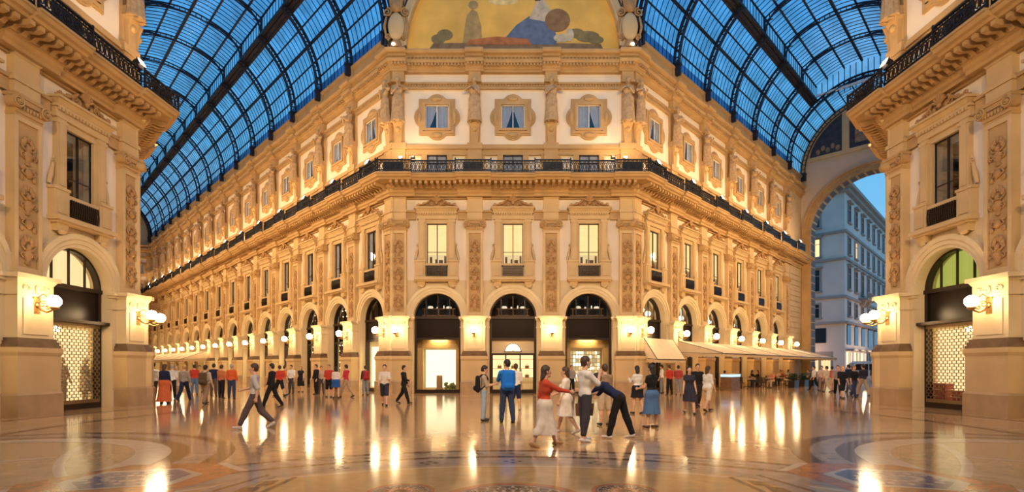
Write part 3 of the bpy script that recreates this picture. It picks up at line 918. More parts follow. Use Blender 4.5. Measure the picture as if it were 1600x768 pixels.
# ------------------------------------------------------------------ shopfronts under the arches
def disc(b, r, y, m=0, n=24, cz=ZS):
    vs = [(0, y, cz)] + [(r*math.cos(PI*i/n), y, cz+r*math.sin(PI*i/n)) for i in range(n+1)]
    b.add(vs, [(0, i+1, i+2) for i in range(n)], m)
SP = {}
def shop_protos():
    b = MB()     # dark frame all round the opening
    for s in (-1, 1): b.box(s*RO, s*(RO-.14), .55, .8, 0, ZS)
    b.box(-RO, RO, .55, .8, 0, .22); b.box(-RO, RO, .55, .82, 3.34, 3.46); b.box(-RO, RO, .5, .8, 4.64, 4.8)
    b.ring(0, ZS, RO-.09, RO, 0, PI, .55, .8, 24)
    SP['frame'] = b.mesh('shop_frame', [BRONZE])
    b = MB()
    for x in (-.74, 0, .74): b.box(x-.022, x+.022, .6, .68, ZS, ZS+math.sqrt(RO*RO-x*x)-.05)
    SP['bars'] = b.mesh('fanlight_bars', [BRONZE])
    b = MB()
    for k in range(1, 6):
        a = PI*k/6; b.tube([(.35*math.cos(a), .64, ZS+.35*math.sin(a)), ((RO-.08)*math.cos(a), .64, ZS+(RO-.08)*math.sin(a))], .02, 4)
    b.ring(0, ZS, .72, .76, 0, PI, .62, .66, 16); b.ring(0, ZS, .33, .37, 0, PI, .62, .66, 12)
    SP['fanbars'] = b.mesh('fanlight_bars', [BRONZE])
    b = MB(); disc(b, RO-.05, .7); SP['fan'] = b.mesh('fanlight_pane', [WINGLASS])
    b = MB(); b.box(-RO+.14, RO-.14, .62, .7, 3.46, 4.64); SP['sign'] = b.mesh('sign_panel', [SIGN])
    b = MB(); b.box(-RO+.14, RO-.14, .68, .69, .22, 3.34); SP['pane'] = b.mesh('shop_pane', [SHOPGLASS])
    for nm, mt in (('warm', WARMROOM), ('dark', DARKROOM), ('cream', mat('cream interior', (.8,.7,.52), .8)), ('amber', mat('amber interior', (.5,.28,.1), .7))):
        b = MB(); x, y0, y1 = 1.9, .85, 2.9
        P = [(-x,y0,.02),(x,y0,.02),(x,y1,.02),(-x,y1,.02),(-x,y0,3.4),(x,y0,3.4),(x,y1,3.4),(-x,y1,3.4)]
        b.add(P, [(0,1,2,3),(4,7,6,5),(2,6,7,3),(0,3,7,4),(1,5,6,2)])
        SP['room_'+nm] = b.mesh('shop_room', [mt])
        b = MB(); y1 = 2.6
        P = [(-x,y0,3.5),(x,y0,3.5),(x,y1,3.5),(-x,y1,3.5),(-x,y0,6.6),(x,y0,6.6),(x,y1,6.6),(-x,y1,6.6)]
        b.add(P, [(0,1,2,3),(4,7,6,5),(2,6,7,3),(0,3,7,4),(1,5,6,2)])
        SP['loft_'+nm] = b.mesh('upper_room', [mt])
    b = MB(); b.box(-.5, .5, .95, 1.15, 3.36, 3.385); SP['ceil'] = b.mesh('ceiling_lamp', [CEILLAMP])
    b = MB(); b.box(-.5, .5, 1.4, 2.0, 6.5, 6.53); SP['ceil2'] = b.mesh('upper_ceiling_lamp', [LIGHTBOX])
    b = MB(); b.box(-.98, .98, 1.9, 1.95, .3, 2.75); SP['panel'] = b.mesh('backlit_wall', [LIGHTBOX])
    b = MB(); b.box(-1.46, 1.46, 1.02, 1.06, 3.6, 6.4); SP['fanlit'] = b.mesh('lit_upper_wall', [LIGHTBOX_D])  # wall glows itself, the room light is put into its colour
    b = MB(); b.box(-1.46, 1.46, 1.02, 1.06, 3.6, 6.4); SP['fangreen'] = b.mesh('green_upper_wall', [emat('glowing green wall', (.62,.66,.12), .95)])  # green-yellow room light given as the wall's own glow
    b = MB(); b.box(-1.46, 1.46, 1.12, 1.16, 3.6, 6.4); SP['fanamber'] = b.mesh('amber_upper_wall', [emat('glowing amber wall', (1.0,.48,.15), .42)])  # lit amber room shown by a self-glowing wall
    b = MB(); b.box(-1.4, 1.4, .98, 1.02, .3, 3.0); SP['bright'] = b.mesh('lit_display_wall', [LIGHTBOX])
    b = MB(); b.box(-1.88, 1.88, 1.45, 1.5, .3, 3.2); SP['rpanel'] = b.mesh('lit_display_wall', [emat('bright cream panel', (1.0,.72,.36), 1.7)])
    b = MB()
    b.box(-1.05, 1.05, .95, 1.3, 4.86, 4.92); b.box(-1.05, 1.05, .95, .97, 5.3, 5.34)
    for s in (-1, 0, 1): b.box(s*.9-.02, s*.9+.02, .95, .97, 4.9, 5.32)
    SP['shelf'] = b.mesh('upper_shelf', [WOOD])
    b = MB()
    for x, w, h in ((-.55,.3,.16),(-.1,.1,.12),(.3,.08,.2),(.62,.3,.14)):
        b.lathe([(w*.5,0),(w*.6,h*.5),(w*.4,h),(w*.1,h)], (x, 1.1, 5.34), 10)
    SP['crockery'] = b.mesh('upper_display', [mat('lit crockery', (.85,.8,.7), .4, emit=(1,.85,.6), estr=1.0)])
    b = MB()      # glazed door in three leaves with a transom
    for x in (-1.3, -.45, .45, 1.3): b.box(x-.04, x+.04, .6, .68, .05, 2.42)
    b.box(-1.33, 1.33, .58, .7, 2.38, 2.5); b.box(-1.33, 1.33, .6, .68, .05, .2)
    for x in (-.52, .38): b.tube([(x+.14,.56,.9),(x+.14,.56,1.5)], .018, 6)
    SP['doors'] = b.mesh('door_leaf_frame', [BRONZE])
    b = MB()
    for z in (.95, 1.55, 2.15): b.box(-1.7, 1.7, 1.9, 2.3, z-.03, z)
    SP['shelves'] = b.mesh('wall_shelving', [WOOD])
    b = MB(); b.box(-1.85, 1.85, 2.4, 2.45, .9, 2.7); SP['backlit'] = b.mesh('backlit_wall', [LIGHTBOX_D])
    b = MB()
    for x0 in (-.85, .05, .95):
        for z in (.95, 1.55):
            b.box(x0-.16, x0+.1, 1.95, 2.15, z, z+.18); b.tube([(x0-.1,2.05,z+.18),(x0-.03,2.05,z+.3),(x0+.04,2.05,z+.18)], .015, 5)
    SP['bags'] = b.mesh('handbag_display', [mat('tan leather', (.2,.09,.04), .5)])
    b = MB(); n = 14
    b.ring(0, 2.62, .0, .5, 0, PI, .74, .78, n)
    SP['fanmotif'] = b.mesh('lit_fan_panel', [LIGHTBOX])
    b = MB()
    for k in range(1, 4): a = PI*k/4; b.tube([(0,.72,2.62),(.5*math.cos(a),.72,2.62+.5*math.sin(a))], .015, 4)
    b.box(-.55,.55,.7,.75,2.58,2.63); b.ring(0,2.62,.48,.52,0,PI,.7,.75,n)
    b.box(-1.33, 1.33, .8, .82, 2.5, 3.36, 1); SP['fanmotifbars'] = b.mesh('fan_panel_bars', [BRONZE, WARMROOM])
    b = MB()      # floral backlit poster in small square lamps
    rr = random.Random(5)
    for i in range(11):
        for j in range(8):
            b.box(-.95+.175*i, -.95+.175*i+.14, 1.82, 1.86, .7+.25*j, .7+.25*j+.2, rr.randrange(3))
    SP['tiles'] = b.mesh('lamp_tile_wall', [emat('tile a', (1,.86,.58), 2.6), emat('tile b', (1,.7,.3), 1.3), emat('tile c', (.75,.6,.3), .9)])
    b = MB()
    for s in (-1, 1):
        b.box(s*1.05, s*1.5, 1.2, 1.5, 0, 3.4)
    b.box(-1.9, 1.9, 1.2, 1.5, 2.85, 3.4)
    SP['proscenium'] = b.mesh('inner_frame', [mat('gilded surround', (.62,.42,.18), .5)])
    b = MB(); b.lathe([(.19,.25),(.2,.6),(.19,1.05),(.15,1.1),(.02,1.1)], (.0,1.3,0), 16); b.lathe([(.26,.2),(.26,.26),(.02,.26)], (.0,1.3,0), 16)
    SP['drum'] = b.mesh('display_drum', [mat('tan drum', (.5,.3,.14), .6)])
    b = MB(); rr = random.Random(9)
    for i in range(40):
        b.ball((rr.uniform(.3,1.0), rr.uniform(1.1,1.7), .25+rr.uniform(0,.35)), (.1,.1,.09), 6, 4)
    SP['greens'] = b.mesh('display_plants', [mat('display green', (.25,.3,.08), .7, noise=.4, nscale=8)])
    # interlocking roller grille of the corner shops
    b = MB(); rows = 24; cols = 13; xw = RO-.16
    for j in range(rows):
        z = .35 + (2.85)*j/rows
        for i in range(cols+1):
            x = -xw + 2*xw*(i + (.5 if j % 2 else 0))/cols
            if x <= xw: b.box(x-.010, x+.010, .50, .525, z, z+2.85/rows)
        b.box(-xw, xw, .50, .525, z-.009, z+.009)
    b.box(-xw, xw, .48, .54, .22, .36); b.box(-xw, xw, .46, .56, 3.2, 3.34)
    SP['roller'] = b.mesh('roller_grille', [mat('grille metal', (.25,.17,.09), .4, metal=.7)])
    b = MB(); b.box(-RO-.08, RO+.08, .2, .75, 3.34, 3.46); SP['hood'] = b.mesh('shutter_hood', [BRONZE])
    b = MB()
    for i in range(6):
        for j in range(14):
            x = -1.2+.48*i; z = .3+.42*j
            if z < 6 and not (3.3 < z < 4.9): b.ball((x + .1*math.sin(j*3.1+i), .9, z), .028, 5, 4)
    SP['fairy'] = b.mesh('string_lights', [BULB])
    b = MB()
    b.tube([(-.3,.95,6.4),(-.3,.95,5.55)], .012, 5); b.lathe([(.02,0),(.16,.05),(.2,.2),(.1,.32),(.02,.34)], (-.3,.95,5.25), 10)
    b.tube([(.5,.95,6.4),(.5,.95,5.35)], .012, 5); b.lathe([(.02,0),(.16,.05),(.2,.2),(.1,.32),(.02,.34)], (.5,.95,5.05), 10)
    SP['pendants'] = b.mesh('pendant_lamps', [BULB])
    b = MB()
    for x in (-1.0, 0, 1.0): b.box(x-.3, x+.3, 1.5, 1.56, 1.0, 2.4)
    SP['cafe_pics'] = b.mesh('lit_niche', [LIGHTBOX_D])
    b = MB()
    for x in (-1.15, 1.15): b.box(x-.16, x+.16, .9, 1.25, 0, 3.3)
    SP['cafe_posts'] = b.mesh('dark_post', [DARKROOM])

def shopfront(W, x, fan, body, label, grp=None):
    o = empty(wname()); place_on(o, W, x, 0, 0); tag(o, label, 'shop window', grp, 'structure')
    L = lambda nm, k: link(nm, SP[k], o)
    L('shop_frame', 'frame'); L('fanlight_pane', 'fan')
    if body != 'fairy': L('sign_panel', 'sign')
    L('fanlight_bars', 'fanbars' if fan == 'rose' else 'bars')
    if fan == 'dark': L('upper_room', 'loft_dark'); L('upper_shelf', 'shelf'); L('upper_display', 'crockery')
    elif fan == 'plain': L('upper_room', 'loft_dark')
    elif fan in ('cream', 'rose'): L('upper_room', 'loft_cream'); L('lit_upper_wall', 'fanlit')
    elif fan == 'amber': L('upper_room', 'loft_amber'); L('pendant_lamps', 'pendants'); L('amber_upper_wall', 'fanamber')
    elif fan == 'green': L('upper_room', 'loft_cream'); L('green_upper_wall', 'fangreen')
    elif fan == 'fairy': L('upper_room', 'loft_dark')
    if body == 'door':
        L('door_leaf_frame', 'doors'); L('shop_room', 'room_cream'); L('wall_shelving', 'shelves'); L('backlit_wall', 'backlit'); L('handbag_display', 'bags'); L('lit_fan_panel', 'fanmotif'); L('fan_panel_bars', 'fanmotifbars'); L('ceiling_lamp', 'ceil')
    elif body == 'display':
        L('shop_room', 'room_warm'); L('inner_frame', 'proscenium'); L('backlit_wall', 'panel'); L('display_drum', 'drum'); L('display_plants', 'greens'); L('ceiling_lamp', 'ceil'); L('shop_pane', 'pane')
    elif body == 'tiles':
        L('shop_room', 'room_warm'); L('inner_frame', 'proscenium'); L('lamp_tile_wall', 'tiles'); L('ceiling_lamp', 'ceil'); L('shop_pane', 'pane')
    elif body == 'cream':
        L('shop_room', 'room_cream'); L('lit_display_wall', 'bright'); L('ceiling_lamp', 'ceil'); L('shop_pane', 'pane')
    elif body == 'amber':
        L('shop_room', 'room_amber'); L('lit_niche', 'cafe_pics'); L('dark_post', 'cafe_posts'); L('ceiling_lamp', 'ceil')
    elif body == 'fairy':
        L('shop_room', 'room_dark'); L('string_lights', 'fairy'); L('shop_pane', 'pane')
    elif body == 'roller':
        L('shop_room', 'room_cream'); L('lit_display_wall', 'rpanel'); L('ceiling_lamp', 'ceil'); L('shop_pane', 'pane'); L('roller_grille', 'roller'); L('shutter_hood', 'hood')
    return o

# ------------------------------------------------------------------ lamps
def lamp_protos():
    b = MB()
    b.bx(-.12, .12, -.01, .04, 3.45, 4.05); b.ball((0,-.04,3.75), (.1,.06,.1))
    pts = [(0,-.04,3.75),(0,-.18,3.58),(0,-.36,3.50),(0,-.52,3.56),(0,-.60,3.62)]
    b.tube(pts, [.04,.035,.03,.03,.035], 8)
    for r_, cz, cy in ((.13,3.78,-.22),(.09,3.66,-.4)):
        P = []
        for i in range(15):
            t = i/14; a = 2*PI*1.4*t; rr = r_*(1-.75*t); P.append((0, cy - rr*math.cos(a), cz + rr*math.sin(a)))
        b.tube(P, .018, 5)
    b.tube([(0,-.05,4.0),(0,-.25,4.12),(0,-.42,3.98)], .018, 5)
    b.lathe([(.04,-.08),(.12,-.03),(.14,.02),(.1,.04)], (0,-.62,3.66), 14)
    SP['bracket'] = b.mesh('scroll_bracket', [BRASS])
    b = MB(); b.ball((0,-.62,3.88), .205, 16, 10); SP['globe'] = b.mesh('globe', [GLOBE])
    b = MB()
    b.box(-.2, .2, -.1, .14, .06, .4); b.box(-.23, .23, -.14, -.1, .03, .43)
    for i in range(5): b.box(-.18+.09*i-.012, -.18+.09*i+.012, .14, .2, .08, .38)
    SP['flood'] = b.mesh('housing', [IRON])
    b = MB(); b.box(-.19, .19, -.155, -.135, .07, .39); SP['lens'] = b.mesh('lens', [LENS])
    b = MB(); b.box(-.26, -.22, -.03, .03, -.3, .26); b.box(.22, .26, -.03, .03, -.3, .26); b.box(-.26, .26, -.05, .05, -.32, -.27)
    SP['yoke'] = b.mesh('yoke', [IRON])

def wall_lamp(W, x, label, v=.30, group='white globe wall lamps on scroll brackets'):
    o = empty('wall_lamp'); place_on(o, W, x, v, 0); tag(o, label, 'lamp', group)
    link('scroll_bracket', SP['bracket'], o); link('globe', SP['globe'], o)
FLOOD_P = 330.
_fl = {}
def flood(W, x, label, v=1.05, rz=0, power=1.0, aim=True, sc=.8):
    """uplight on the balcony: lens turned to the wall behind it"""
    o = empty('floodlight'); place_on(o, W, x, v, ZR+.72, rz); o.scale = (sc, sc, sc); tag(o, label, 'floodlight', 'balcony floodlights')
    h = link('housing', SP['flood'], o, (0,0,.30)); l = link('lens', SP['lens'], h)
    h.rotation_euler = (D(-28), 0, 0)
    link('yoke', SP['yoke'], o, (0,0,.32))
    if power not in _fl:
        d = bpy.data.lights.new('flood', 'SPOT'); d.energy = FLOOD_P*power; d.color = (1.0,.68,.36); d.spot_size = D(150); d.spot_blend = .8; d.shadow_soft_size = .15
        _fl[power] = d
    p = link('flood_beam', _fl[power])
    q = wpt(W, x, v+.25)
    p.location = (q[0], q[1], ZR+1.0)
    # aimed upwards and towards the wall
    th = W['th']
    dirv = Vector((-math.sin(th)*.55, math.cos(th)*.55, 1.0))
    p.rotation_euler = dirv.to_track_quat('-Z', 'Y').to_euler()
# ------------------------------------------------------------------ glass vaults
RV = 6.42; ZV = 22.25; GA = D(54.6); LW = RV*math.cos(GA); LZ = ZV+RV*math.sin(GA); LH = 1.3; LC = 1.1
def vpt(a, r=RV): return (r*math.cos(a), ZV+r*math.sin(a))       # (lateral, z)
def lant(t):      # t in -1..1 across the raised lantern
    return (LW*t, LZ+LH+LC*(1-t*t))
def arm_vault(name, th, length, nbay, lant_end, label, first=.4):
    """axis along local x from the octagon's side, lateral = local y"""
    ax = Vector((math.cos(th), math.sin(th)))
    o0 = Vector((0, 15.02)) + ax*16.92
    root = empty(name, (o0.x, o0.y, 0), th); tag(root, label, 'glass roof', None, 'structure')
    T = STEEL
    def rib_mesh(full):
        b = MB(); N = 26
        angs = [(0, GA), (PI-GA, PI)] if not full else [(0, PI)]
        for a0, a1 in angs:
            n = N if not full else 3*N//1
            for r, w, t in ((RV-.05, .13, .08), (RV-.40, .13, .08)):
                P0 = [vpt(a0+(a1-a0)*i/n, r-t*.5) for i in range(n+1)]; P1 = [vpt(a0+(a1-a0)*i/n, r+t*.5) for i in range(n+1)]
                for i in range(n):
                    q = [P0[i], P1[i], P1[i+1], P0[i+1]]
                    b.add([(-w, p[0], p[1]) for p in q]+[(w, p[0], p[1]) for p in q], [(0,1,2,3),(7,6,5,4),(0,4,5,1),(2,6,7,3),(1,5,6,2),(3,7,4,0)])
            m = int((a1-a0)*RV/.5)
            for i in range(m):
                p, q = vpt(a0+(a1-a0)*i/m, RV-.06), vpt(a0+(a1-a0)*(i+.0)/m, RV-.40); q2 = vpt(a0+(a1-a0)*(i+1)/m, RV-.40)
                b.bar((0,p[0],p[1]), (0,q[0],q[1]), .07)
                if i % 2 == 0: b.bar((0,p[0],p[1]), (0,q2[0],q2[1]), .05)
        for s in (-1, 1):      # foot bracket standing on the cornice
            b.box(-.12, .12, s*(RV-.5), s*(RV+.05), ZV-.75, ZV+.1); b.box(-.16, .16, s*(RV-.55), s*(RV+.05), ZV-.1, ZV+.02)
        if not full:           # lantern: posts, arched truss, braces
            for s in (-1, 1):
                b.box(-.08, .08, s*LW-.07, s*LW+.07, LZ-.2, LZ+LH+.05)
                P = []
                for i in range(9):
                    t = i/8*PI/2; P.append((0, s*(LW-.05-2.5*(1-math.cos(t))), LZ+.1+(LH+.6)*math.sin(t)))
                b.tube(P, .085, 4); b.bar((0,s*(LW-.1),LZ+LH*.75),(0,s*(LW-.62),LZ+LH*.72),.06)
            n = 20
            for k, dz in ((0, 0), (1, -.32)):
                P = [lant(-1+2*i/n) for i in range(n+1)]
                b.tube([(0, p[0]*(1-.02*k), p[1]+dz-.05) for p in P], .06, 4)
            for i in range(1, n):
                p = lant(-1+2*i/n); b.bar((0,p[0],p[1]-.05), (0,p[0],p[1]-.37), .05)
        return b.mesh('rib', [T])
    def frame_mesh(L, full, nb):
        b = MB()
        n = 12
        for k in range(nb+1):
            x = L*k/nb; 
            for a0, a1 in ([(0, GA), (PI-GA, PI)] if not full else [(0, PI)]):
                m = n if not full else 3*n
                P = [vpt(a0+(a1-a0)*i/m, RV) for i in range(m+1)]
                b.tube([(x,p[0],p[1]) for p in P], .025, 4, cap=False)
        al = [10,20,30,40,50] if not full else [10,20,30,40,50,60,70,80,90,100,110,120,130,140,150,160,170]
        for a in al + ([] if full else [180-q for q in al]):
            p = vpt(D(a), RV-.03); t = .075 if a in (30, 150, 60, 120, 90) else .04
            b.box(0, L, p[0]-t, p[0]+t, p[1]-t, p[1]+t)
        return b.mesh('glazing_bars', [T])
    def lant_mesh(L, nb):
        b = MB(); n = 16
        for s in (-1, 1):
            b.box(0, L, s*LW-.11, s*LW+.11, LZ-.14, LZ+.08)         # gutter beam
            b.box(0, L, s*(LW+.14), s*(LW+.30), LZ-.2, LZ-.05)
            b.box(0, L, s*LW-.05, s*LW+.05, LZ+LH-.04, LZ+LH+.06)
            for k in range(nb+1): b.box(L*k/nb-.02, L*k/nb+.02, s*LW-.02, s*LW+.02, LZ, LZ+LH)
        for i in (2, 5, 8, 11, 14):
            p = lant(-1+2*i/n); t = .06 if i != 8 else .09
            b.box(0, L, p[0]-t, p[0]+t, p[1]-t, p[1]+t)
        for k in range(1, nb+1):
            x = L*k/(nb+1)
            b.tube([(x, *lant(-1+2*i/n)) for i in range(n+1)], .03, 4, cap=False)
        return b.mesh('lantern_frame', [T])
    def glass_mesh(L, full):
        b = MB(); n = 12
        segs = []
        if full: segs.append([vpt(PI*i/36, RV+.02) for i in range(37)])
        else:
            segs.append([vpt(GA*i/n, RV+.02) for i in range(n+1)]); segs.append([vpt(PI-GA*i/n, RV+.02) for i in range(n+1)])
            segs.append([(LW, LZ)]+[lant(1-2*i/16) for i in range(17)]+[(-LW, LZ)])
        for P in segs:
            m = len(P)
            b.add([(0,p[0],p[1]) for p in P]+[(L,p[0],p[1]) for p in P], [(i,i+1,m+i+1,m+i) for i in range(m-1)])
        return b.mesh('glass_panes', [VAULTGLASS])
    def sheet_mesh(L):      # brown sheet beside the gutter, dusty panes above the cornice
        b = MB()
        for a0, a1, m in ((GA-D(6.2), GA, 0), (0, D(5.5), 1)):
            for mir in (0, 1):
                P = [vpt((PI-t if mir else t), RV-.005) for t in (a0, (a0+a1)/2, a1)]
                b.add([(0,p[0],p[1]) for p in P]+[(L,p[0],p[1]) for p in P], [(0,1,4,3),(1,2,5,4)], m)
        return b.mesh('roof_sheet', [GUTTER, DUSTGLASS])
    sm = sheet_mesh(BW)
    rib, ribf = rib_mesh(False), rib_mesh(True)
    fm, lm, gm = frame_mesh(BW, False, 9), lant_mesh(BW, 8), glass_mesh(BW, False)
    f0, l0, g0 = frame_mesh(first, False, 1), lant_mesh(first, 1), glass_mesh(first, False)
    link('glazing_bars', f0, root); link('lantern_frame', l0, root); link('glass_panes', g0, root)
    for k in range(nbay):
        x = first+BW*k
        link('rib', rib, root, (x,0,0))
        link('glazing_bars', fm, root, (x,0,0)); link('lantern_frame', lm, root, (x,0,0)); link('glass_panes', gm, root, (x,0,0)); link('roof_sheet', sm, root, (x,0,0))
    xe = first+BW*nbay
    link('rib', ribf, root, (xe,0,0))
    if length > xe+.1:
        Lr = length-xe
        link('glazing_bars', frame_mesh(Lr, True, 9), root, (xe,0,0)); link('glass_panes', glass_mesh(Lr, True), root, (xe,0,0))
        link('rib', ribf, root, (length-.12,0,0))
    # lantern gable
    b = MB(); n = 16
    P = [(xe, *lant(-1+2*i/n)) for i in range(n+1)]
    b.add(P + [(xe,LW,LZ),(xe,-LW,LZ)], [tuple(range(n+3))])
    b.build('lantern_gable_glass', [VAULTGLASS], root)
    b = MB()
    for i in range(1, n):
        p = lant(-1+2*i/n); b.box(xe-.03, xe+.03, p[0]-.03, p[0]+.03, LZ, p[1])
    b.build('lantern_gable_bars', [T], root)
    b = MB(); b.box(xe-.12, xe+.06, -LW, LW, LZ+.35, LZ+.55); b.build('pale_beam', [PALEBEAM], root)
    return root
# ------------------------------------------------------------------ the place
F_PX, CX, Y0, EYE_H = 800.0, 801.5, 572.0, 1.67
def pf(px, py):              # floor point seen at a pixel of the 1600x768 frame
    Y = F_PX*EYE_H/(py-Y0); return ((px-CX)/F_PX*Y, Y)
CA, CD = 7.45, 31.5          # half length and distance of the central facade
AP, CY = 16.48, 15.02        # octagon: half width between the corner buildings, centre
T8 = math.tan(PI/8)
build_protos(); shop_protos(); lamp_protos()

pk = lambda n: [(.4+BW*k) for k in range(n)]
WC = build_wall('wall_center', (0, CD), 0, [-BW,0,BW], [-1.5*BW,-.5*BW,.5*BW,1.5*BW], -CA, CA, T8, T8, 'corner facade of three bays facing the octagon')
NL = 15
WL = build_wall('wall_left', (-CA, CD), -PI/4, [-(.4+BW*(k+.5)) for k in range(NL)], [-(.4+BW*k) for k in range(NL+1)], -71.4, 0, 0, T8, 'long arcade wall running away from the corner facade')
WR = build_wall('wall_right', (CA, CD), PI/4, [(.4+BW*(k+.5)) for k in range(6)], pk(7), 0, 33.4, T8, 0, 'short arcade wall with cafe awnings leading to the street arch')
WPL = build_wall('wall_left_pavilion', (-AP, CY), PI/2, [-BW,0,BW], [-1.5*BW,-.5*BW,.5*BW,1.5*BW], -CA, CA, T8, T8, 'corner building with the mannequin shop')
WPR = build_wall('wall_right_pavilion', (AP, CY), -PI/2, [-BW,0,BW], [-1.5*BW,-.5*BW,.5*BW,1.5*BW], -CA, CA, T8, T8, 'corner building with the green-lit fanlight')
WB = build_wall('wall_front', (0, CY-AP), PI, [-BW,0,BW], [-1.5*BW,-.5*BW,.5*BW,1.5*BW], -CA, CA, T8, T8, 'corner building at the near side of the octagon')
b = MB(); b.box(-CA, CA, .95, 1.4, 0, ZC); b.build('closed_back', [WOOD], WB['root'])  # unseen slab added to keep open sky out of window reflections
for nm, s, th in (('wall_front_left', 1, -PI*.75), ('wall_front_right', -1, PI*.75)):
    w = build_wall(nm, (-s*CA, CY-AP), th, [s*(.4+BW*(k+.5)) for k in range(3)], [s*(.4+BW*k) for k in range(4)], min(0, s*30), max(0, s*30), T8 if s > 0 else 0, 0 if s > 0 else T8, 'arcade wall beside the near corner building, %s side' % ('mannequin-shop' if s > 0 else 'green-fanlight'))
    b = MB(); b.box(0, s*30, .95, 1.4, 0, ZC); b.box(s*14.5, s*30, .25, 1, 0, ZC); b.build('closed_back', [WOOD], w['root'])  # unseen backing and plain wall added so glass mirrors no sky
# far sides of the two corner buildings, along the arms
for W, nm, loc, th, x0, x1, t0, t1, nb in ((WPL,'wall_left_arm', (-AP, CY+CA), PI*.75, 0, 71.4, T8, 0, 3), (WPR,'wall_right_arm', (AP, CY+CA), -PI*.75, -33.4, 0, 0, T8, 3)):
    s = 1 if x0 == 0 else -1
    w = build_wall(nm, loc, th, [s*(.4+BW*(k+.5)) for k in range(nb)], [s*(.4+BW*k) for k in range(nb+1)], x0, x1, t0, t1, 'arcade wall around the corner of the %s' % ('mannequin-shop building' if s > 0 else 'green-fanlight building'))
    b = MB(); e = .4+BW*nb
    b.box(s*(e), s*(71.4 if s > 0 else 33.4), .25, 1, 0, ZC); b.build('plain_wall', [STONE_L], w['root'])
    if s > 0: WLA = w
    else: WRA = w
# end piece of the cafe arcade, and the wall closing the long arm
b = MB(); b.box(.4+BW*6+.5, 33.4, .05, 1, 0, ZC); b.box(.4+BW*6+.45, 33.4, 0, 1, 4.5, 4.74); b.box(.4+BW*6+.45, 33.4, -.1, 1, 0, 2.1)
for k in range(12): b.box(.4+BW*6+.9, 33.0, .0, .06, 5.2+.55*k, 5.2+.55*k+.42)
b.build('end_pier', [STONE_L], WR['root'])
axL = Vector((-.70711, .70711)); eL = Vector((0, CY)) + axL*(16.92+71.4)
WE = build_wall('wall_back', (eL.x, eL.y), PI/4, [-BW,0,BW], [-1.5*BW+.9,-.5*BW,.5*BW,1.5*BW-.9], -6.6, 6.6, 0, 0, 'wall closing the far end of the long arcade')
b = MB(); b.box(-6.6, 6.6, .0, 1, 20.88, 22.25); b.ring(0, 22.25, 0, 6.6, 0, PI, 0, .5, 32); b.build('gable_wall', [STONE_L], WE['root'])
# parapets under the glass
def parapet(W, x0, x1, t0, t1, nm):
    b = MB()
    b.sweep([(-.6,20.88),(.06,20.88),(.06,21.0),(0,21.05),(0,21.85),(.08,21.9),(.14,22.0),(.14,22.12),(.04,22.15),(-.1,22.25),(-.6,22.25)], x0, x1, t0, t1)
    for p in W['pils']: b.bx(p-.34, p+.34, -.3, .12, 20.9, 22.15)
    b.build('parapet', [STONE], W['root'])
parapet(WL, -71.4, 0, 0, 0, ''); parapet(WR, 0, 33.4, 0, 0, ''); parapet(WLA, 0, 71.4, 0, 0, ''); parapet(WRA, -33.4, 0, 0, 0, '')

ARMN = {'L': 'long arcade', 'R': 'cafe arcade'}
def bay_name(key, i):
    if key == 'C': return ('first bay of the corner facade', 'middle bay of the corner facade', 'last bay of the corner facade')[i]
    if key == 'L': return '%s bay of the long arcade' % ORD[i]
    if key == 'R': return '%s bay of the cafe arcade' % ORD[i]
    if key == 'PL': return ('unseen near bay', 'middle bay of the mannequin-shop building', 'mannequin-shop bay')[i]
    if key == 'PR': return ('green-fanlight bay', 'middle bay of the green-fanlight building', 'unseen near bay')[i]
    return ('one side bay', 'middle bay', 'other side bay')[i] + ' of the far end wall'
for key, W in (('C',WC),('L',WL),('R',WR),('PL',WPL),('PR',WPR),('E',WE)):
    for i, x in enumerate(W['bays']):
        n = bay_name(key, i)
        if n.startswith('unseen'): continue
        add_window1(W, x, 'blind' if key in 'C' or (key == 'R') else ('curtain' if key == 'L' and i < 7 else 'dark'), 'tall pedimented first-floor window, %s' % n, 'tall pedimented windows')
        add_windowq(W, x, {'C': (1,0,2)[i] if key == 'C' else 0}.get(key, i), 'small curtained window in a lobed frame, %s' % n, 'lobed windows of the top storey')
        add_windowm(W, x, 'low window just above the balcony, %s' % n, 'low balcony windows')
# shops
for i, (fan, body) in enumerate((('dark','display'),('dark','door'),('dark','tiles'))):
    shopfront(WC, WC['bays'][i], fan, body, ('shop window with bright white backdrop and drum display', 'glazed shop door with handbag shelves and lit fan', 'shop window with glittering lamp-tile wall')[i], 'corner facade shops')
for i in range(NL):
    fan, body = (('plain','cream'),('fairy','fairy'),('fairy','fairy'),('rose','cream'),('rose','cream'),('rose','cream'))[i] if i < 6 else (('cream','cream') if i % 3 else ('plain','cream'))
    shopfront(WL, WL['bays'][i], fan, body, 'arched shop window, %s' % bay_name('L', i), 'long arcade shops')
for i in range(6):
    shopfront(WR, WR['bays'][i], 'amber', 'amber', 'arched cafe front with amber fanlight, %s' % bay_name('R', i), 'cafe arcade shops')
shopfront(WPL, BW, 'cream', 'roller', 'mannequin shop behind closed roller grille with cream fanlight'); shopfront(WPL, 0, 'cream', 'roller', 'roller-grille shop beside the mannequin shop')
shopfront(WPR, -BW, 'green', 'roller', 'roller-grille shop with green-lit fanlight'); shopfront(WPR, 0, 'green', 'roller', 'roller-grille shop beside the green-fanlight shop')
for i, x in enumerate(WE['bays']): shopfront(WE, x, 'cream', 'cream', 'arched shop window, %s' % bay_name('E', i))

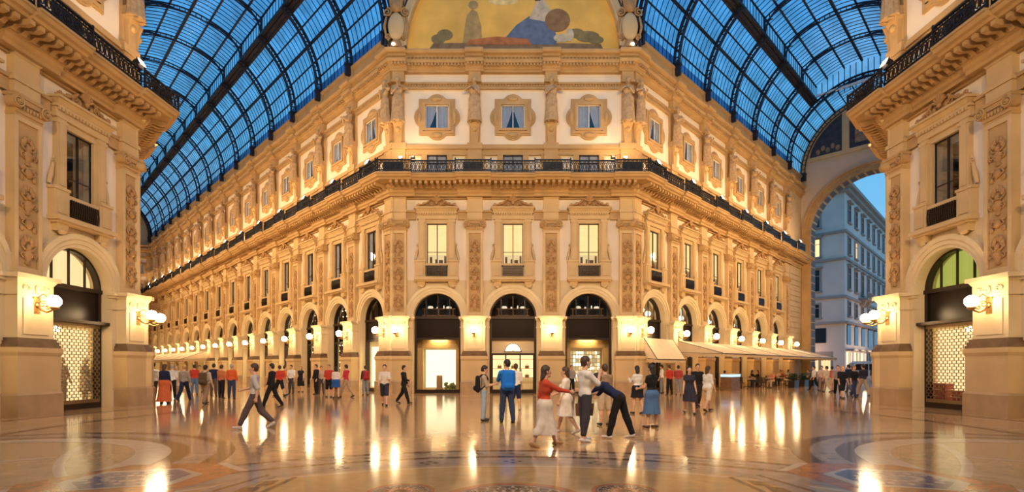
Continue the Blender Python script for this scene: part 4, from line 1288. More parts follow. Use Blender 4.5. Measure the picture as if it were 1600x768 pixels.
# railings
def rname(key):
    def f(i, pil):
        W = dict(C=WC, L=WL, R=WR, PL=WPL, PR=WPR)[key]
        if not pil: return bay_name(key, i)
        if key in 'LR': return '%s pilaster of the %s' % (ORD[i], ARMN[key])
        return {'C': ('first','second','third','last')[i]+' pilaster of the corner facade', 'PL': ORD[i]+' pilaster of the mannequin-shop building', 'PR': ORD[i]+' pilaster of the green-fanlight building'}[key]
    return f
for key, W in (('C',WC),('L',WL),('R',WR),('PL',WPL),('PR',WPR)):
    bs, ps = W['bays'], W['pils']
    if key == 'PL': build_railing(W, bs[1:], ps[1:], lambda i, p: rname('PL')(i+1, p))
    elif key == 'PR': build_railing(W, bs[:2], ps[:3], rname('PR'))
    else: build_railing(W, bs, ps, rname(key))

# lamps on the piers
def lamp_row(key, W, idx, txt):
    for i in idx:
        wall_lamp(W, W['pils'][i], txt % ORD[i])
lamp_row('C', WC, range(4), 'white globe lamp on the %s pier of the corner facade')
lamp_row('L', WL, range(NL+1), 'white globe lamp on the %s pier of the long arcade')
lamp_row('R', WR, range(7), 'white globe lamp on the %s pier of the cafe arcade')
lamp_row('PL', WPL, (1,2,3), 'white globe lamp on the %s pier of the mannequin-shop building')
lamp_row('PR', WPR, (0,1,2), 'white globe lamp on the %s pier of the green-fanlight building')
wall_lamp(WLA, .4, 'globe lamp round the corner of the mannequin-shop building'); wall_lamp(WRA, -.4, 'globe lamp round the corner of the green-fanlight building')
for k in (1,2,3):
    wall_lamp(WLA, .4+BW*k, 'globe lamp on the %s pier behind the mannequin-shop building' % ORD[k]); wall_lamp(WRA, -.4-BW*k, 'globe lamp on the %s pier behind the green-fanlight building' % ORD[k])

# floodlights on the balconies
for i, dx in ((0,.35),(0,1.1),(3,-1.1),(3,-.35)):
    flood(WC, WC['pils'][i]+dx, 'black balcony floodlight, %s at the %s end of the corner facade' % ('outer' if abs(dx) < .5 else 'inner', 'mannequin-shop' if i == 0 else 'green-fanlight'), power=.45, sc=.5, rz=0 if abs(dx) < .5 else PI)
for i in range(NL):
    flood(WL, WL['pils'][i]-.75, 'lit balcony floodlight by the %s pilaster of the long arcade' % ORD[i])
for i in range(7):
    flood(WR, WR['pils'][i]+.75, 'lit balcony floodlight by the %s pilaster of the cafe arcade' % ORD[i])
for i in (1,2,3): flood(WPL, WPL['pils'][i]-.8, 'balcony floodlight by the %s pilaster of the mannequin-shop building' % ORD[i])
for i in (0,1,2): flood(WPR, WPR['pils'][i]+.8, 'balcony floodlight by the %s pilaster of the green-fanlight building' % ORD[i])

lamp_row('E', WE, range(4), 'added white globe lamp on the %s pier of the far end wall')  # globes and floodlights added to brighten the far end wall
for i in range(4): flood(WE, WE['pils'][i], 'added balcony floodlight by the %s pilaster of the far end wall' % ORD[i])
# statues against the attic pilasters
STAT = mat('statue stone', (.50,.33,.17), .8, noise=.25, nscale=6, bump=.6, bscale=10)
sA, _ = person(0, 0, 180, 2.75, 'statue', top=(1,1,1), bottom='dress', blen=1.0, female=True, hair='brown', hairlen=.4, sleeve=.4, armR=(30,55,100,-60), armL=(25,5,100,-40), q=1, name='statue', allmat=STAT, look=(12,-10))
sB, _ = person(0, 0, 180, 2.75, 'statue', top=(1,1,1), bottom='dress', blen=1.0, hair='brown', hairlen=.2, sleeve=.3, armR=(20,8,105,-45), armL=(40,60,110,-65), q=1, name='statue', allmat=STAT, look=(-15,-12))
first = {0: True, 1: True}
def statue(W, x, n, label):
    src = (sA, sB)[n]
    o = src if first[n] else copy_tree(src); first[n] = False
    place_on(o, W, x, .22, 16.5, PI)
    tag(o, label, 'statue', 'stone figures on the attic pilasters')
q = 0
for key, W, idx, who in (('C',WC,range(4),'corner facade'),('L',WL,range(NL),'long arcade'),('R',WR,range(7),'cafe arcade'),('PL',WPL,(2,3),'mannequin-shop building'),('PR',WPR,(0,1),'green-fanlight building')):
    for i in idx:
        statue(W, W['pils'][i], (q := q+1) % 2, 'carved stone figure on the %s attic pilaster of the %s' % (ORD[i], who))
for o in (sA, sB): o.name = 'statue'

# ------------------------------------------------------------------ painted lunette over the corner facade
lun = empty('lunette_painting', (0, CD+.1, 0)); tag(lun, 'gilded half-round painting in an arch above the corner facade', 'painting')
GOLDP = mat('golden ground', (.86,.48,.085), .7, noise=.3, nscale=.45)
b = MB(); b.ring(0, 21.2, 0, 6.6, 0, PI, 0, .1, 40); b.build('painted_ground', [GOLDP], lun)
def patch(name, polys, y, col, nz=.3):
    m = mat(name, col, .8, noise=nz, nscale=2.5)
    for k, p in enumerate(polys):
        b = MB(); b.prism(p, y-.0015*k, 0.0); b.build(name, [m], lun)
def ell(cx, cz, rx, rz, n=16): return [(cx+rx*math.cos(2*PI*i/n), cz+rz*math.sin(2*PI*i/n)) for i in range(n)]
patch('painted_ledge', [[(-5.2,21.2),(5.6,21.2),(5.4,21.55),(2.0,21.62),(-4.9,21.6)]], -.012, (.26,.15,.07))
patch('painted_blue_hill', [[(-.9,21.55),(2.7,21.5),(2.6,22.6),(1.9,23.1),(1.0,23.25),(.2,22.7),(-.4,22.0)]], -.02, (.13,.17,.26))
patch('painted_red_field', [[(-2.9,21.5),(1.2,21.5),(.9,21.85),(-1.0,22.0),(-2.7,21.8)]], -.026, (.48,.16,.05))
patch('painted_brown_boulder', [ell(2.75,23.0,.78,.72)], -.028, (.28,.15,.06))
patch('painted_pale_rock', [[(1.0,23.1),(2.1,22.9),(2.35,23.6),(1.9,24.3),(1.5,24.2)]], -.024, (.62,.48,.32))
patch('painted_dark_tree', [ell(1.55,24.75,.45,.4), [(1.35,24.2),(1.7,24.2),(1.65,24.6),(1.45,24.6)]], -.03, (.10,.06,.04))
patch('painted_ochre_rock', [[(-3.1,21.6),(-1.9,21.6),(-1.95,22.6),(-2.2,23.5),(-2.5,23.7),(-2.85,23.3),(-3.0,22.4)], ell(-2.45,23.95,.3,.26)], -.018, (.42,.28,.10))
patch('painted_shrub', [ell(-4.2,22.1,.5,.35), ell(-4.6,21.85,.45,.3), ell(4.6,22.0,.75,.35), ell(3.9,22.2,.5,.3), ell(5.1,21.8,.5,.25)], -.016, (.24,.18,.07))
patch('painted_cloud', [ell(-3.6,25.2,1.3,.35), ell(3.9,24.6,1.1,.3), ell(-.6,24.2,.9,.28)], -.008, (.88,.60,.22))
patch('painted_jar', [ell(3.5,22.1,.26,.4), ell(3.0,21.9,.5,.25)], -.03, (.6,.5,.34))
b = MB(); b.ring(0, 21.2, 6.55, 7.0, 0, PI, -.35, .3, 48); b.ring(0, 21.2, 6.5, 6.62, 0, PI, -.45, .1, 48); b.build('arch_moulding', [STONE_L], lun)
# pierced scrollwork arch outside the moulding
b = MB(); b.ring(0, 21.2, 7.0, 7.08, 0, PI, -.4, -.1, 48); b.ring(0, 21.2, 7.72, 7.85, 0, PI, -.4, -.1, 48)
for i in range(54):
    a = PI*(i+.5)/54; r = 7.38; scroll(b, r*math.cos(a), 21.2+r*math.sin(a), .24, -.3, 1.4, a, 1 if i % 2 else -1, .05, 12)
b.build('pierced_scroll_arch', [STEEL], lun)
b = MB(); b.ring(0, 21.2, 7.0, 7.75, 0, PI, -.05, .2, 48); b.build('arch_backing', [STUCCO], lun)
# great cartouches at both feet of the arch
for s in (-1, 1):
    e = empty('cartouche', (s*7.1, CD-.15, 0), 0); tag(e, 'carved shield cartouche at the arch foot, %s side of the golden painting' % ('mannequin-shop' if s < 0 else 'street-arch'), 'ornament', 'carved cartouches')
    b = MB()
    b.ball((0,-.25,22.3), (.5,.18,.85), 16, 10); b.build('shield', [STONE_L], e)
    b = MB()
    for t in (-1, 1):
        scroll(b, t*.55, 23.2, .28, -.2, 1.6, PI/2, t, .07, 16); scroll(b, t*.55, 21.7, .2, -.2, 1.5, -PI/2, -t, .06, 14)
        b.tube([(t*.6,-.2,21.7),(t*.72,-.22,22.3),(t*.6,-.2,22.9)], [.06,.09,.06], 6)
        b.tube([(t*.2,-.2,23.2),(t*.35,-.3,24.2),(t*.75,-.35,25.2),(t*1.1,-.35,25.9)], [.12,.16,.14,.08], 7)
        b.ball((t*.6,-.3,24.6), (.25,.15,.45), 8, 6)
    b.ball((0,-.3,23.5), (.32,.22,.4), 10, 6); b.tube([(0,-.1,23.4),(0,-.2,24.4),(0,-.2,26.2)], [.28,.4,.5], 8)
    b.tube([(0,-.15,21.4),(0,-.15,20.95)], [.3,.45], 8)
    b.build('scroll_frame', [CARVE], e)
    b = MB(); b.ball((s*.1,-.55,21.05), .1, 8, 6); b.build('spot_lamp', [LENS], e)

# ------------------------------------------------------------------ glass roofs over the two arms
VL = arm_vault('ceiling_left', PI*.75, 71.4, NL, 71.4, 'iron and glass vault over the long arcade')
VR = arm_vault('ceiling_right', PI*.25, 33.4, 6, 28.6, 'iron and glass vault over the cafe arcade')
for Vt in (VL, VR):      # ornate arch where each vault opens to the octagon
    b = MB(); n = 40
    for r0, r1 in ((RV-.05, RV+.08), (RV+.75, RV+.9)):
        for i in range(n):
            P = [vpt(PI*i/n, r0), vpt(PI*i/n, r1), vpt(PI*(i+1)/n, r1), vpt(PI*(i+1)/n, r0)]
            b.add([(-.2,p[0],p[1]) for p in P]+[(.1,p[0],p[1]) for p in P], [(0,1,2,3),(7,6,5,4),(0,4,5,1),(2,6,7,3),(1,5,6,2),(3,7,4,0)])
    for i in range(46):
        p, q, r = vpt(PI*i/46, RV+.02), vpt(PI*(i+1)/46, RV+.8), vpt(PI*(i+1)/46, RV+.02); b.bar((-.1,*p), (-.1,*q), .08); b.bar((-.1,*q), (-.1,*r), .08)
    b.build('opening_arch', [STEEL], Vt)

# ------------------------------------------------------------------ street arch closing the cafe arm
axR = Vector((.70711, .70711)); eR = Vector((0, CY)) + axR*(16.92+33.4)
ar = empty('wall_street_arch', (eR.x, eR.y, 0), -PI/4); tag(ar, 'great stone arch opening onto the street', 'arch', None, 'structure')
RA, ZA = 5.5, 15.6
b = MB(); n = 32
for s in (-1, 1): b.box(s*RA, s*6.7, 0, 1.6, 0, ZA)
for i in range(n):
    a0, a1 = PI*i/n, PI*(i+1)/n
    def out(a):      # outer boundary: the vault circle above, straight sides below
        c, s = math.cos(a), math.sin(a)
        for k in range(200):
            r = 5.6+.04*k; x, z = r*c, ZA+r*s
            if abs(x) >= 6.55 or (z > ZV and math.hypot(x, z-ZV) >= RV+.1): return (x, z)
    P = [(RA*math.cos(a0), ZA+RA*math.sin(a0)), out(a0), out(a1), (RA*math.cos(a1), ZA+RA*math.sin(a1))]
    b.prism(P, 0, 1.6)
b.build('arch_wall', [mat('arch plaster', (.60,.47,.33), .85, noise=.08, nscale=.7)], ar)
b = MB()
b.ring(0, ZA, RA, RA+.75, 0, PI, -.12, 0, 40); b.ring(0, ZA, RA+.62, RA+.82, 0, PI, -.24, 0, 40); b.ring(0, ZA, RA, RA+.12, 0, PI, -.2, 0, 40)
for s in (-1, 1): b.box(s*RA, s*(RA+.8), -.15, 0, 0, ZA)
for i in range(60):
    a = PI*(i+.5)/60; b.ball(((RA+.37)*math.cos(a), -.13, ZA+(RA+.37)*math.sin(a)), (.1,.05,.1), 6, 4)
b.build('arch_moulding', [STONE], ar)
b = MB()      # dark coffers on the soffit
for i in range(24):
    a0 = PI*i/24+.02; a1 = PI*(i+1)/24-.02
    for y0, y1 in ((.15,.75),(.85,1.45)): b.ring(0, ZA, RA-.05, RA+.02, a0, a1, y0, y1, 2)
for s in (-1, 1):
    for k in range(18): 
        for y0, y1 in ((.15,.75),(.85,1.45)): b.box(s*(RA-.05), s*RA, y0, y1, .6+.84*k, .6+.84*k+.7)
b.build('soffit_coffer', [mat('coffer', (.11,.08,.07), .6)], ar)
b = MB()
b.ring(0, ZV, 5.95, 6.5, 0, PI, -.15, 0, 40); b.box(-6.2, 6.2, -.14, 0, 23.35, 23.75)
for s in (-1, 1): b.box(s*2.0, s*2.6, -.14, 0, 23.7, 28.0)
b.build('panel_frame', [STONE_L], ar)
b = MB()
b.box(-1.95, 1.95, -.05, 0, 23.8, 27.7, 0); b.box(-1.5, 1.5, -.06, 0, 24.2, 27.3, 1)
for s in (-1, 1):
    P = [(s*5.6, 23.8), (s*2.65, 23.8)] + [(s*x, ZV+math.sqrt(5.9**2-x*x)) for x in (2.65, 3.2, 3.8, 4.4, 5.0, 5.4)]
    b.prism(P if s < 0 else P[::-1], -.05, 0, 0)
    for k in range(5): b.ball((s*(3.0+.45*k), -.05, 24.2+.3*(k % 2)), (.22,.04,.3), 8, 5, 1)
b.build('painted_panel', [mat('dark painted panel', (.04,.035,.045), .6, noise=.4, nscale=2), mat('painted ochre', (.3,.2,.11), .7, noise=.5, nscale=3)], ar)

# ------------------------------------------------------------------ floor: polished stone with inlay
def floor_mat(name, col, n=.2, sc=1.5, rough=.12):
    m, nt, bs = newmat(name)
    tc = nt.nodes.new('ShaderNodeTexCoord')
    w = nt.nodes.new('ShaderNodeTexNoise'); w.inputs['Scale'].default_value = sc; w.inputs['Detail'].default_value = 8; w.inputs['Roughness'].default_value = .65; w.inputs['Distortion'].default_value = 1.5
    nt.links.new(tc.outputs['Object'], w.inputs['Vector'])
    r = nt.nodes.new('ShaderNodeValToRGB'); r.color_ramp.elements[0].position = .32; r.color_ramp.elements[1].position = .7
    r.color_ramp.elements[0].color = (*[x*(1-n) for x in col], 1); r.color_ramp.elements[1].color = (*[min(1, x*(1+n)) for x in col], 1)
    nt.links.new(w.outputs['Fac'], r.inputs['Fac']); nt.links.new(r.outputs['Color'], bs.inputs['Base Color'])
    bs.inputs['Roughness'].default_value = rough; bs.inputs['Specular IOR Level'].default_value = .6; bs.inputs['Coat Weight'].default_value = .12; bs.inputs['Coat Roughness'].default_value = .05
    n2 = nt.nodes.new('ShaderNodeTexNoise'); n2.inputs['Scale'].default_value = 1.6; n2.inputs['Detail'].default_value = 3
    nt.links.new(tc.outputs['Object'], n2.inputs['Vector'])
    bp = nt.nodes.new('ShaderNodeBump'); bp.inputs['Strength'].default_value = .09; bp.inputs['Distance'].default_value = .02
    nt.links.new(n2.outputs['Fac'], bp.inputs['Height']); nt.links.new(bp.outputs['Normal'], bs.inputs['Normal']); nt.links.new(bp.outputs['Normal'], bs.inputs['Coat Normal'])
    return m
FM = [floor_mat('floor beige', (.53,.32,.15)), floor_mat('floor white', (.62,.45,.28), .1), floor_mat('floor brown', (.15,.075,.04), .3), floor_mat('floor red', (.52,.17,.06), .3),
      floor_mat('floor ochre', (.58,.33,.12), .15), floor_mat('floor grey', (.15,.15,.19), .35), floor_mat('floor rose grey', (.40,.28,.18), .2)]
fb = MB()
fb.box(-90, 90, -12, 140, -.3, 0, 0)
Zl = [0.0]
def lay(poly, m, z):
    A = sum(poly[i][0]*poly[(i+1) % len(poly)][1]-poly[(i+1) % len(poly)][0]*poly[i][1] for i in range(len(poly)))
    if A < 0: poly = poly[::-1]
    fb.add([(p[0], p[1], z) for p in poly], [tuple(range(len(poly)))], m)
def arcband(cx, cy, r0, r1, a0, a1, m, z, n=48):
    for i in range(n):
        t0, t1 = a0+(a1-a0)*i/n, a0+(a1-a0)*(i+1)/n
        lay([(cx+r0*math.cos(t0), cy+r0*math.sin(t0)), (cx+r1*math.cos(t0), cy+r1*math.sin(t0)), (cx+r1*math.cos(t1), cy+r1*math.sin(t1)), (cx+r0*math.cos(t1), cy+r0*math.sin(t1))], m, z)
# wide rings of the octagon paving
for r0, r1, m in ((15.4,15.7,2),(14.9,15.1,1),(13.2,13.35,1),(12.6,12.9,2),(9.9,10.05,1)):
    arcband(0, 15.02, r0, r1, -PI, PI, m, .0011, 96)
for k in range(16):
    a = 2*PI*(k+.5)/16; c, s = math.cos(a), math.sin(a)
    P = lambda r, t: (r*c - t*s, 15.02 + r*s + t*c)
    lay([P(10.1,-.06), P(12.6,-.06), P(12.6,.06), P(10.1,.06)], 1, .0012)
# the near medallion: curved bands and borders, the same on both sides
MC = (0, 2.0)
arcband(*MC, 8.05, 8.22, D(20), D(160), 2, .0022); arcband(*MC, 7.55, 8.05, D(20), D(160), 6, .0021); arcband(*MC, 7.38, 7.55, D(20), D(160), 2, .0022)
arcband(*MC, 6.75, 7.38, D(30), D(150), 6, .0019); arcband(*MC, 6.55, 6.63, D(20), D(160), 1, .0022); arcband(*MC, 0.5, 6.55, 0, PI, 4, .0018)
for k in range(23):
    a = D(35+110*k/22); lay([(MC[0]+7.8*math.cos(a)+dx*.14, MC[1]+7.8*math.sin(a)+dy*.06) for dx, dy in ((-1,0),(0,-1),(1,0),(0,1))], 2, .0026)
for k in range(5):
    a = D(90+12*(k-2)); x, y = 7.02*math.cos(a), MC[1]+7.02*math.sin(a)
    for dx, dy in ((.12,0),(-.12,0),(0,.12),(0,-.12)): lay([(x+dx+.06*math.cos(t), y+dy+.06*math.sin(t)) for t in (0, PI/2, PI, 3*PI/2)], 2, .0026)
# rosettes at the bottom edge
for cx, cy, R in ((0,6.4,.95),(-1.5,6.85,.45),(1.5,6.85,.45)):
    arcband(cx, cy, R*.86, R, -PI, PI, 3, .003, 32); arcband(cx, cy, 0.01, R*.86, -PI, PI, 2, .0028, 32); arcband(cx, cy, R*.78, R*.84, -PI, PI, 6, .0030, 32); arcband(cx, cy, R*.2, R*.44, -PI, PI, 3, .0030, 32)
    NP_ = 24 if R > .6 else 14
    for k in range(NP_):
        a = 2*PI*k/NP_
        arcband(cx+R*.62*math.cos(a), cy+R*.62*math.sin(a), R*.05, R*.072, -PI, PI, 1, .0036, 10)
        for rr_, q_ in ((R*.32,R*.04),(R*.49,R*.045),(R*.74,R*.03)):
            x, y = cx+rr_*math.cos(a), cy+rr_*math.sin(a); lay([(x+q_*math.cos(a+t), y+q_*1.5*math.sin(a+t)) for t in (0, PI/2, PI, 3*PI/2)], 1, .0034)
for s in (-1, 1):
    Q = lambda L: [((pf(x, y)[0])*(-s), pf(x, y)[1]) for x, y in L]
    cc = (10.0*s, 8.0)
    arcband(*cc, 4.65, 4.98, -PI, PI, 2, .0023, 72); arcband(*cc, 4.2, 4.65, -PI, PI, 6, .0021, 72); arcband(*cc, 3.88, 4.2, -PI, PI, 2, .0023, 72); arcband(*cc, 3.3, 3.88, -PI, PI, 1, .0021, 72); None
    for k in range(44):
        a = 2*PI*k/44; x, y = cc[0]+4.43*math.cos(a), cc[1]+4.43*math.sin(a); lay([(x+.1*math.cos(a+t), y+.1*math.sin(a+t)) for t in (0, 2.2, 4.1)], 5, .0028)
    lay(Q([(10,768),(22,757),(207,726),(337,723),(374,736),(276,765),(250,786),(90,800),(-20,800)]), 3, .0036)
    lay(Q([(86,755),(165,736.5),(282,731),(318,740),(268,757),(100,767)]), 1, .0042)
    lay(Q([(112,754),(168,739),(280,733.5),(300,740),(258,755),(124,764)]), 5, .0048)
    c0 = pf(198, 747); 
    for k in range(14):
        a = 2*PI*k/14
        for rr_ in (.2,.38): 
            x, y = -s*c0[0]+rr_*1.5*math.cos(a), c0[1]+rr_*math.sin(a); lay([(x+.07*math.cos(a+t), y+.07*math.sin(a+t)) for t in (0,1.2,2.6,4)], 1, .0052)
    lay(Q([(374,736),(340,724),(352,722),(390,735)]), 1, .0040); lay(Q([(345,757),(398,741),(440,741),(300,790),(250,790)]), 6, .0038)
    # chain border
    for (xa, ya, xb, yb) in ((420,741.5,330,768),(462,745,410,768)):
        A, B = Q([(xa,ya)])[0], Q([(xb,yb)])[0]; dx, dy = B[0]-A[0], B[1]-A[1]; L = math.hypot(dx, dy); nx, ny = -dy/L*.04, dx/L*.04
        lay([(A[0]+nx,A[1]+ny),(B[0]+nx,B[1]+ny),(B[0]-nx,B[1]-ny),(A[0]-nx,A[1]-ny)], 2, .0044)
    lay(Q([(412,752),(436,750),(424,757),(398,760)]), 2, .0044); lay(Q([(380,762),(408,760),(395,768),(362,770)]), 2, .0044)
# bands in the arms
for sx in (-1, 1):
    for k in range(14):
        d0 = 18+5*k
        c, s_ = .70711*sx, .70711
        P = lambda a, t: (a*c + t*s_, 15.02 + a*s_ - t*c)
        lay([P(d0,-5.5),P(d0+.3,-5.5),P(d0+.3,5.5),P(d0,5.5)], 2 if k % 2 else 1, .0012)
    for t0 in (-5.6, 5.4): lay([P(17,t0),P(88,t0),P(88,t0+.2),P(17,t0+.2)], 2, .0013)
fo = fb.build('floor', FM); tag(fo, 'polished inlaid marble floor', 'floor', None, 'structure')
# ------------------------------------------------------------------ awnings
AWN = mat('cream awning cloth', (.70,.56,.36), .9, noise=.08, nscale=2); AWN2 = mat('tan awning cloth', (.58,.42,.24), .9)
def awning(W, u0, u1, v1, z1, z0, label, val=.22, cheeks=True, sag=.0):
    e = empty('awning'); place_on(e, W, 0, 0, 0); tag(e, label, 'awning')
    if u0 > u1: u0, u1 = u1, u0
    n = 40; b = MB(); va = .32
    def pt(u, t): return (u, -(va+(v1-va)*t), z1+(z0-z1)*t + sag*t*(1-t))
    vs = [pt(u0+(u1-u0)*i/n, j/6) for j in range(7) for i in range(n+1)]
    th = [(x, y, z-.02) for x, y, z in vs]; N = len(vs)
    F1 = [(j*(n+1)+i, j*(n+1)+i+1, (j+1)*(n+1)+i+1, (j+1)*(n+1)+i) for j in range(6) for i in range(n)]
    b.add(vs, F1, 0, True); b.add(th, [f[::-1] for f in F1], 0, True)
    if cheeks:
        for u in (u0, u1): b.add([(u,-va,z1),(u,-v1,z0),(u,-va,z0)], [(0,1,2)])
    b.build('canopy', [AWN], e)
    b = MB()
    def scallop(A, B):
        L = math.hypot(B[0]-A[0], B[1]-A[1]); m = max(2, int(L/.28))
        for i in range(m):
            P = [(i+.5 - .5*math.cos(PI*k/6))/m for k in range(7)]
            top = [(A[0]+(B[0]-A[0])*t, A[1]+(B[1]-A[1])*t, z0) for t in (P[0], P[-1])]
            low = [(A[0]+(B[0]-A[0])*t, A[1]+(B[1]-A[1])*t, z0-val*(.6+.4*math.sin(PI*k/6))) for k, t in enumerate(P)]
            b.add([top[0], top[1]]+low[::-1], [tuple(range(9))])
    scallop((u0,-v1), (u1,-v1)); scallop((u0,-va), (u0,-v1)); scallop((u1,-va), (u1,-v1))
    b.build('valance', [AWN2], e)
    b = MB(); b.bar((u0,-v1,z0), (u1,-v1,z0), .05)
    k = max(2, int((u1-u0)/4.7)+1)
    for i in range(k):
        u = u0+(u1-u0)*i/(k-1); b.bar((u,-va,z1), (u,-v1,z0), .035); b.bar((u,-va,z0+.1), (u,-v1,z0), .03)
    b.build('awning_frame', [BRONZE], e)
    return e
awning(WR, .6, 4.3, 1.25, 3.45, 2.1, 'short steep cream awning at the corner end of the cafe arcade')
awning(WR, 5.0, 32.5, 3.5, 3.42, 2.5, 'long cream awning with scalloped valance over the cafe terrace')
awning(WL, -63, -38.5, 3.0, 3.45, 2.45, 'cream awning far down the long arcade')

# ------------------------------------------------------------------ cafe terrace
WICK = mat('dark wicker', (.03,.018,.012), .6, noise=.3, nscale=20); TOPM = mat('table top', (.55,.46,.36), .35)
def cafe_chair_proto():
    r = empty('cafe_chair')
    b = MB(); b.box(-.22,.22,-.21,.21,.43,.47); b.build('seat', [WICK], r)
    b = MB(); n = 10
    P0 = [(.25*math.cos(PI+PI*i/n)*1.0, -.02-.21*math.sin(PI*i/n), .66) for i in range(n+1)]
    for z in (.56,.66,.76,.84): b.tube([(p[0], p[1], z) for p in P0], .022, 5)
    for p in P0[::2]: b.tube([(p[0],p[1],.45),(p[0],p[1],.84)], .016, 5)
    b.build('backrest', [WICK], r)
    for sx in (-1,1):
        for sy in (-1,1):
            b = MB(); b.tube([(sx*.19,sy*.18,.44),(sx*.22,sy*.21,0)], .016, 6); b.build('leg', [BRONZE], r)
    return r
def cafe_table_proto():
    r = empty('cafe_table')
    b = MB(); b.lathe([(.02,.715),(.33,.715),(.35,.73),(.35,.745),(.02,.75)], n=20); b.build('tabletop', [TOPM], r)
    b = MB(); b.lathe([(.045,.04),(.03,.1),(.025,.4),(.04,.7),(.09,.715)], n=10); b.build('column', [IRON], r)
    for k in range(3):
        a = 2*PI*k/3; b = MB(); b.tube([(0,0,.09),(.16*math.cos(a),.16*math.sin(a),.06),(.29*math.cos(a),.29*math.sin(a),.015)], .017, 6); b.build('foot', [IRON], r)
    return r
ch0, tb0 = cafe_chair_proto(), cafe_table_proto(); fc = [True]; ft = [True]
sit = []
SEATED = []
ti = 0
for u in (11.5, 14.6, 17.7, 20.8, 23.9, 27.0):
    for v in (1.35, 2.75):
        t = tb0 if ft[0] else copy_tree(tb0); ft[0] = False
        x, y = wpt(WR, u, v); t.location = (x, y, 0); t.rotation_euler = (0,0,.4*ti)
        nm = '%s cafe table %s under the long awning' % (ORD[ti//2], 'by the wall' if v < 2 else 'at the terrace edge')
        tag(t, 'round %s' % nm, 'table', 'cafe terrace tables')
        for k, a in enumerate((0, PI) if (ti % 3) else (0.5, PI+.5)):
            c = ch0 if fc[0] else copy_tree(ch0); fc[0] = False
            cxp, cyp = x+.80*math.cos(a), y+.80*math.sin(a)
            c.location = (cxp, cyp, 0); c.rotation_euler = (0,0,a+PI/2)
            tag(c, 'dark wicker chair, %s side of the %s' % ('street' if k == 0 else 'corner', nm.replace(' under the long awning', '')), 'chair', 'dark wicker cafe chairs')
            if (ti*2+k) in (1, 4, 6, 9, 12, 15, 18, 21): SEATED.append((cxp, cyp, math.degrees(a+PI/2)+0, k, ti, nm))
        ti += 1
# serving counter with a glowing top, planter hedge boxes
x, y = wpt(WR, 8.4, 2.5)
e = empty('serving_counter', (x, y, 0), PI/4); tag(e, 'dark serving counter with glowing pale blue top at the cafe', 'counter')
b = MB(); b.box(-.75,.75,-.35,.35,0,.95); b.box(-.8,.8,-.4,.4,0,.08); b.build('cabinet', [DARKMARBLE], e)
b = MB(); b.box(-.78,.78,-.38,.38,.95,1.12); b.build('glowing_top', [emat('counter glow', (.55,.78,1.0), 1.6)], e)
b = MB(); b.box(-.8,.8,-.4,.4,1.12,1.16); b.build('counter_lid', [mat('lid', (.5,.5,.5), .3)], e)
LEAF = mat('dark leaves', (.02,.045,.015), .6, noise=.4, nscale=20)
for k, (u, v) in enumerate(((17.0,4.0),(19.6,4.0),(22.2,4.0),(24.8,4.0))):
    x, y = wpt(WR, u, v); rr = random.Random(40+k)
    e = empty('planter', (x, y, 0), PI/4); tag(e, 'dark box planter with clipped shrub, %s along the cafe terrace edge' % ORD[k], 'planter', 'box planters along the terrace')
    b = MB(); b.taper(-.55,.55,-.22,.22,0,.55,.03); b.box(-.6,.6,-.27,.27,.5,.56); b.build('planter_box', [BRONZE], e)
    b = MB()
    for i in range(420):
        px_, py_, pz_ = rr.uniform(-.55,.55), rr.uniform(-.22,.22), .55+rr.random()*.55
        a = rr.uniform(0,6.28); t = rr.uniform(-.8,.8); d = Vector((math.cos(a)*math.cos(t), math.sin(a)*math.cos(t), math.sin(t)))*.08; w = Vector((-math.sin(a), math.cos(a), .3))*.03
        p = Vector((px_,py_,pz_)); b.add([p-d, p+w, p+d, p-w], [(0,1,2,3)])
    b.build('foliage', [LEAF], e)

# tub beside the corner building, mannequins, boxes
e = empty('plant_tub', (17.3, 24.05, 0)); e.scale = (.72, .72, .85); tag(e, 'dark tapered tub beside the corner pier near the street', 'tub')
b = MB(); b.lathe([(.34,0),(.38,.05),(.5,.95),(.55,1.0),(.55,1.06),(.46,1.06),(.44,.9),(.02,.88)], n=20); b.build('tub', [mat('dark tub', (.05,.028,.02), .5)], e)
WHITEP = mat('mannequin cream', (.8,.66,.45), .5)
for i, dy in enumerate((.12, 1.2)):
    x, y = wpt(WPL, BW+dy, -1.02)
    person(x, y, -90+12*i, 1.8, '%s cream mannequin in the grilled shop window' % ('nearer' if i == 0 else 'farther'), bottom='dress' if i else 'trousers', blen=.6 if i else 1, female=bool(i), hair=None, armR=(10,25,40,0), armL=(5,15,20,0), legR=(5,3,5), q=1, name='mannequin', allmat=WHITEP, z=.2)
e = None
REDB = mat('red box', (.42,.04,.03), .5)
for i, (dx, n_) in enumerate(((-1.05,3),(-.2,2))):
    for k in range(n_):
        x, y = wpt(WPR, -BW+dx, -1.0)
        e = empty('gift_box', (x, y, .22+.26*k), PI+.05*k); tag(e, 'red lidded box, %s from the floor in the %s stack behind the roller grille' % (ORD[k], ('taller', 'shorter')[i]), 'box', 'red boxes in the grilled shop')
        b = MB(); b.box(-.18,.18,-.26,.26,0,.2); b.build('carton', [REDB], e)
        b = MB(); b.box(-.195,.195,-.275,.275,.18,.245); b.build('lid', [REDB], e)

# ------------------------------------------------------------------ the street beyond the arch
PAL = mat('grey plaster', (.74,.56,.48), .9, noise=.12, nscale=.3); PALT = mat('grey stone trim', (.36,.27,.23), .9); PWIN = mat('dark street window', (.015,.018,.025), .15)
pr = empty('palazzo', (48.6, 75.0, 0), D(45.5)); tag(pr, 'grey four-storey corner building across the street, seen through the arch', 'building')
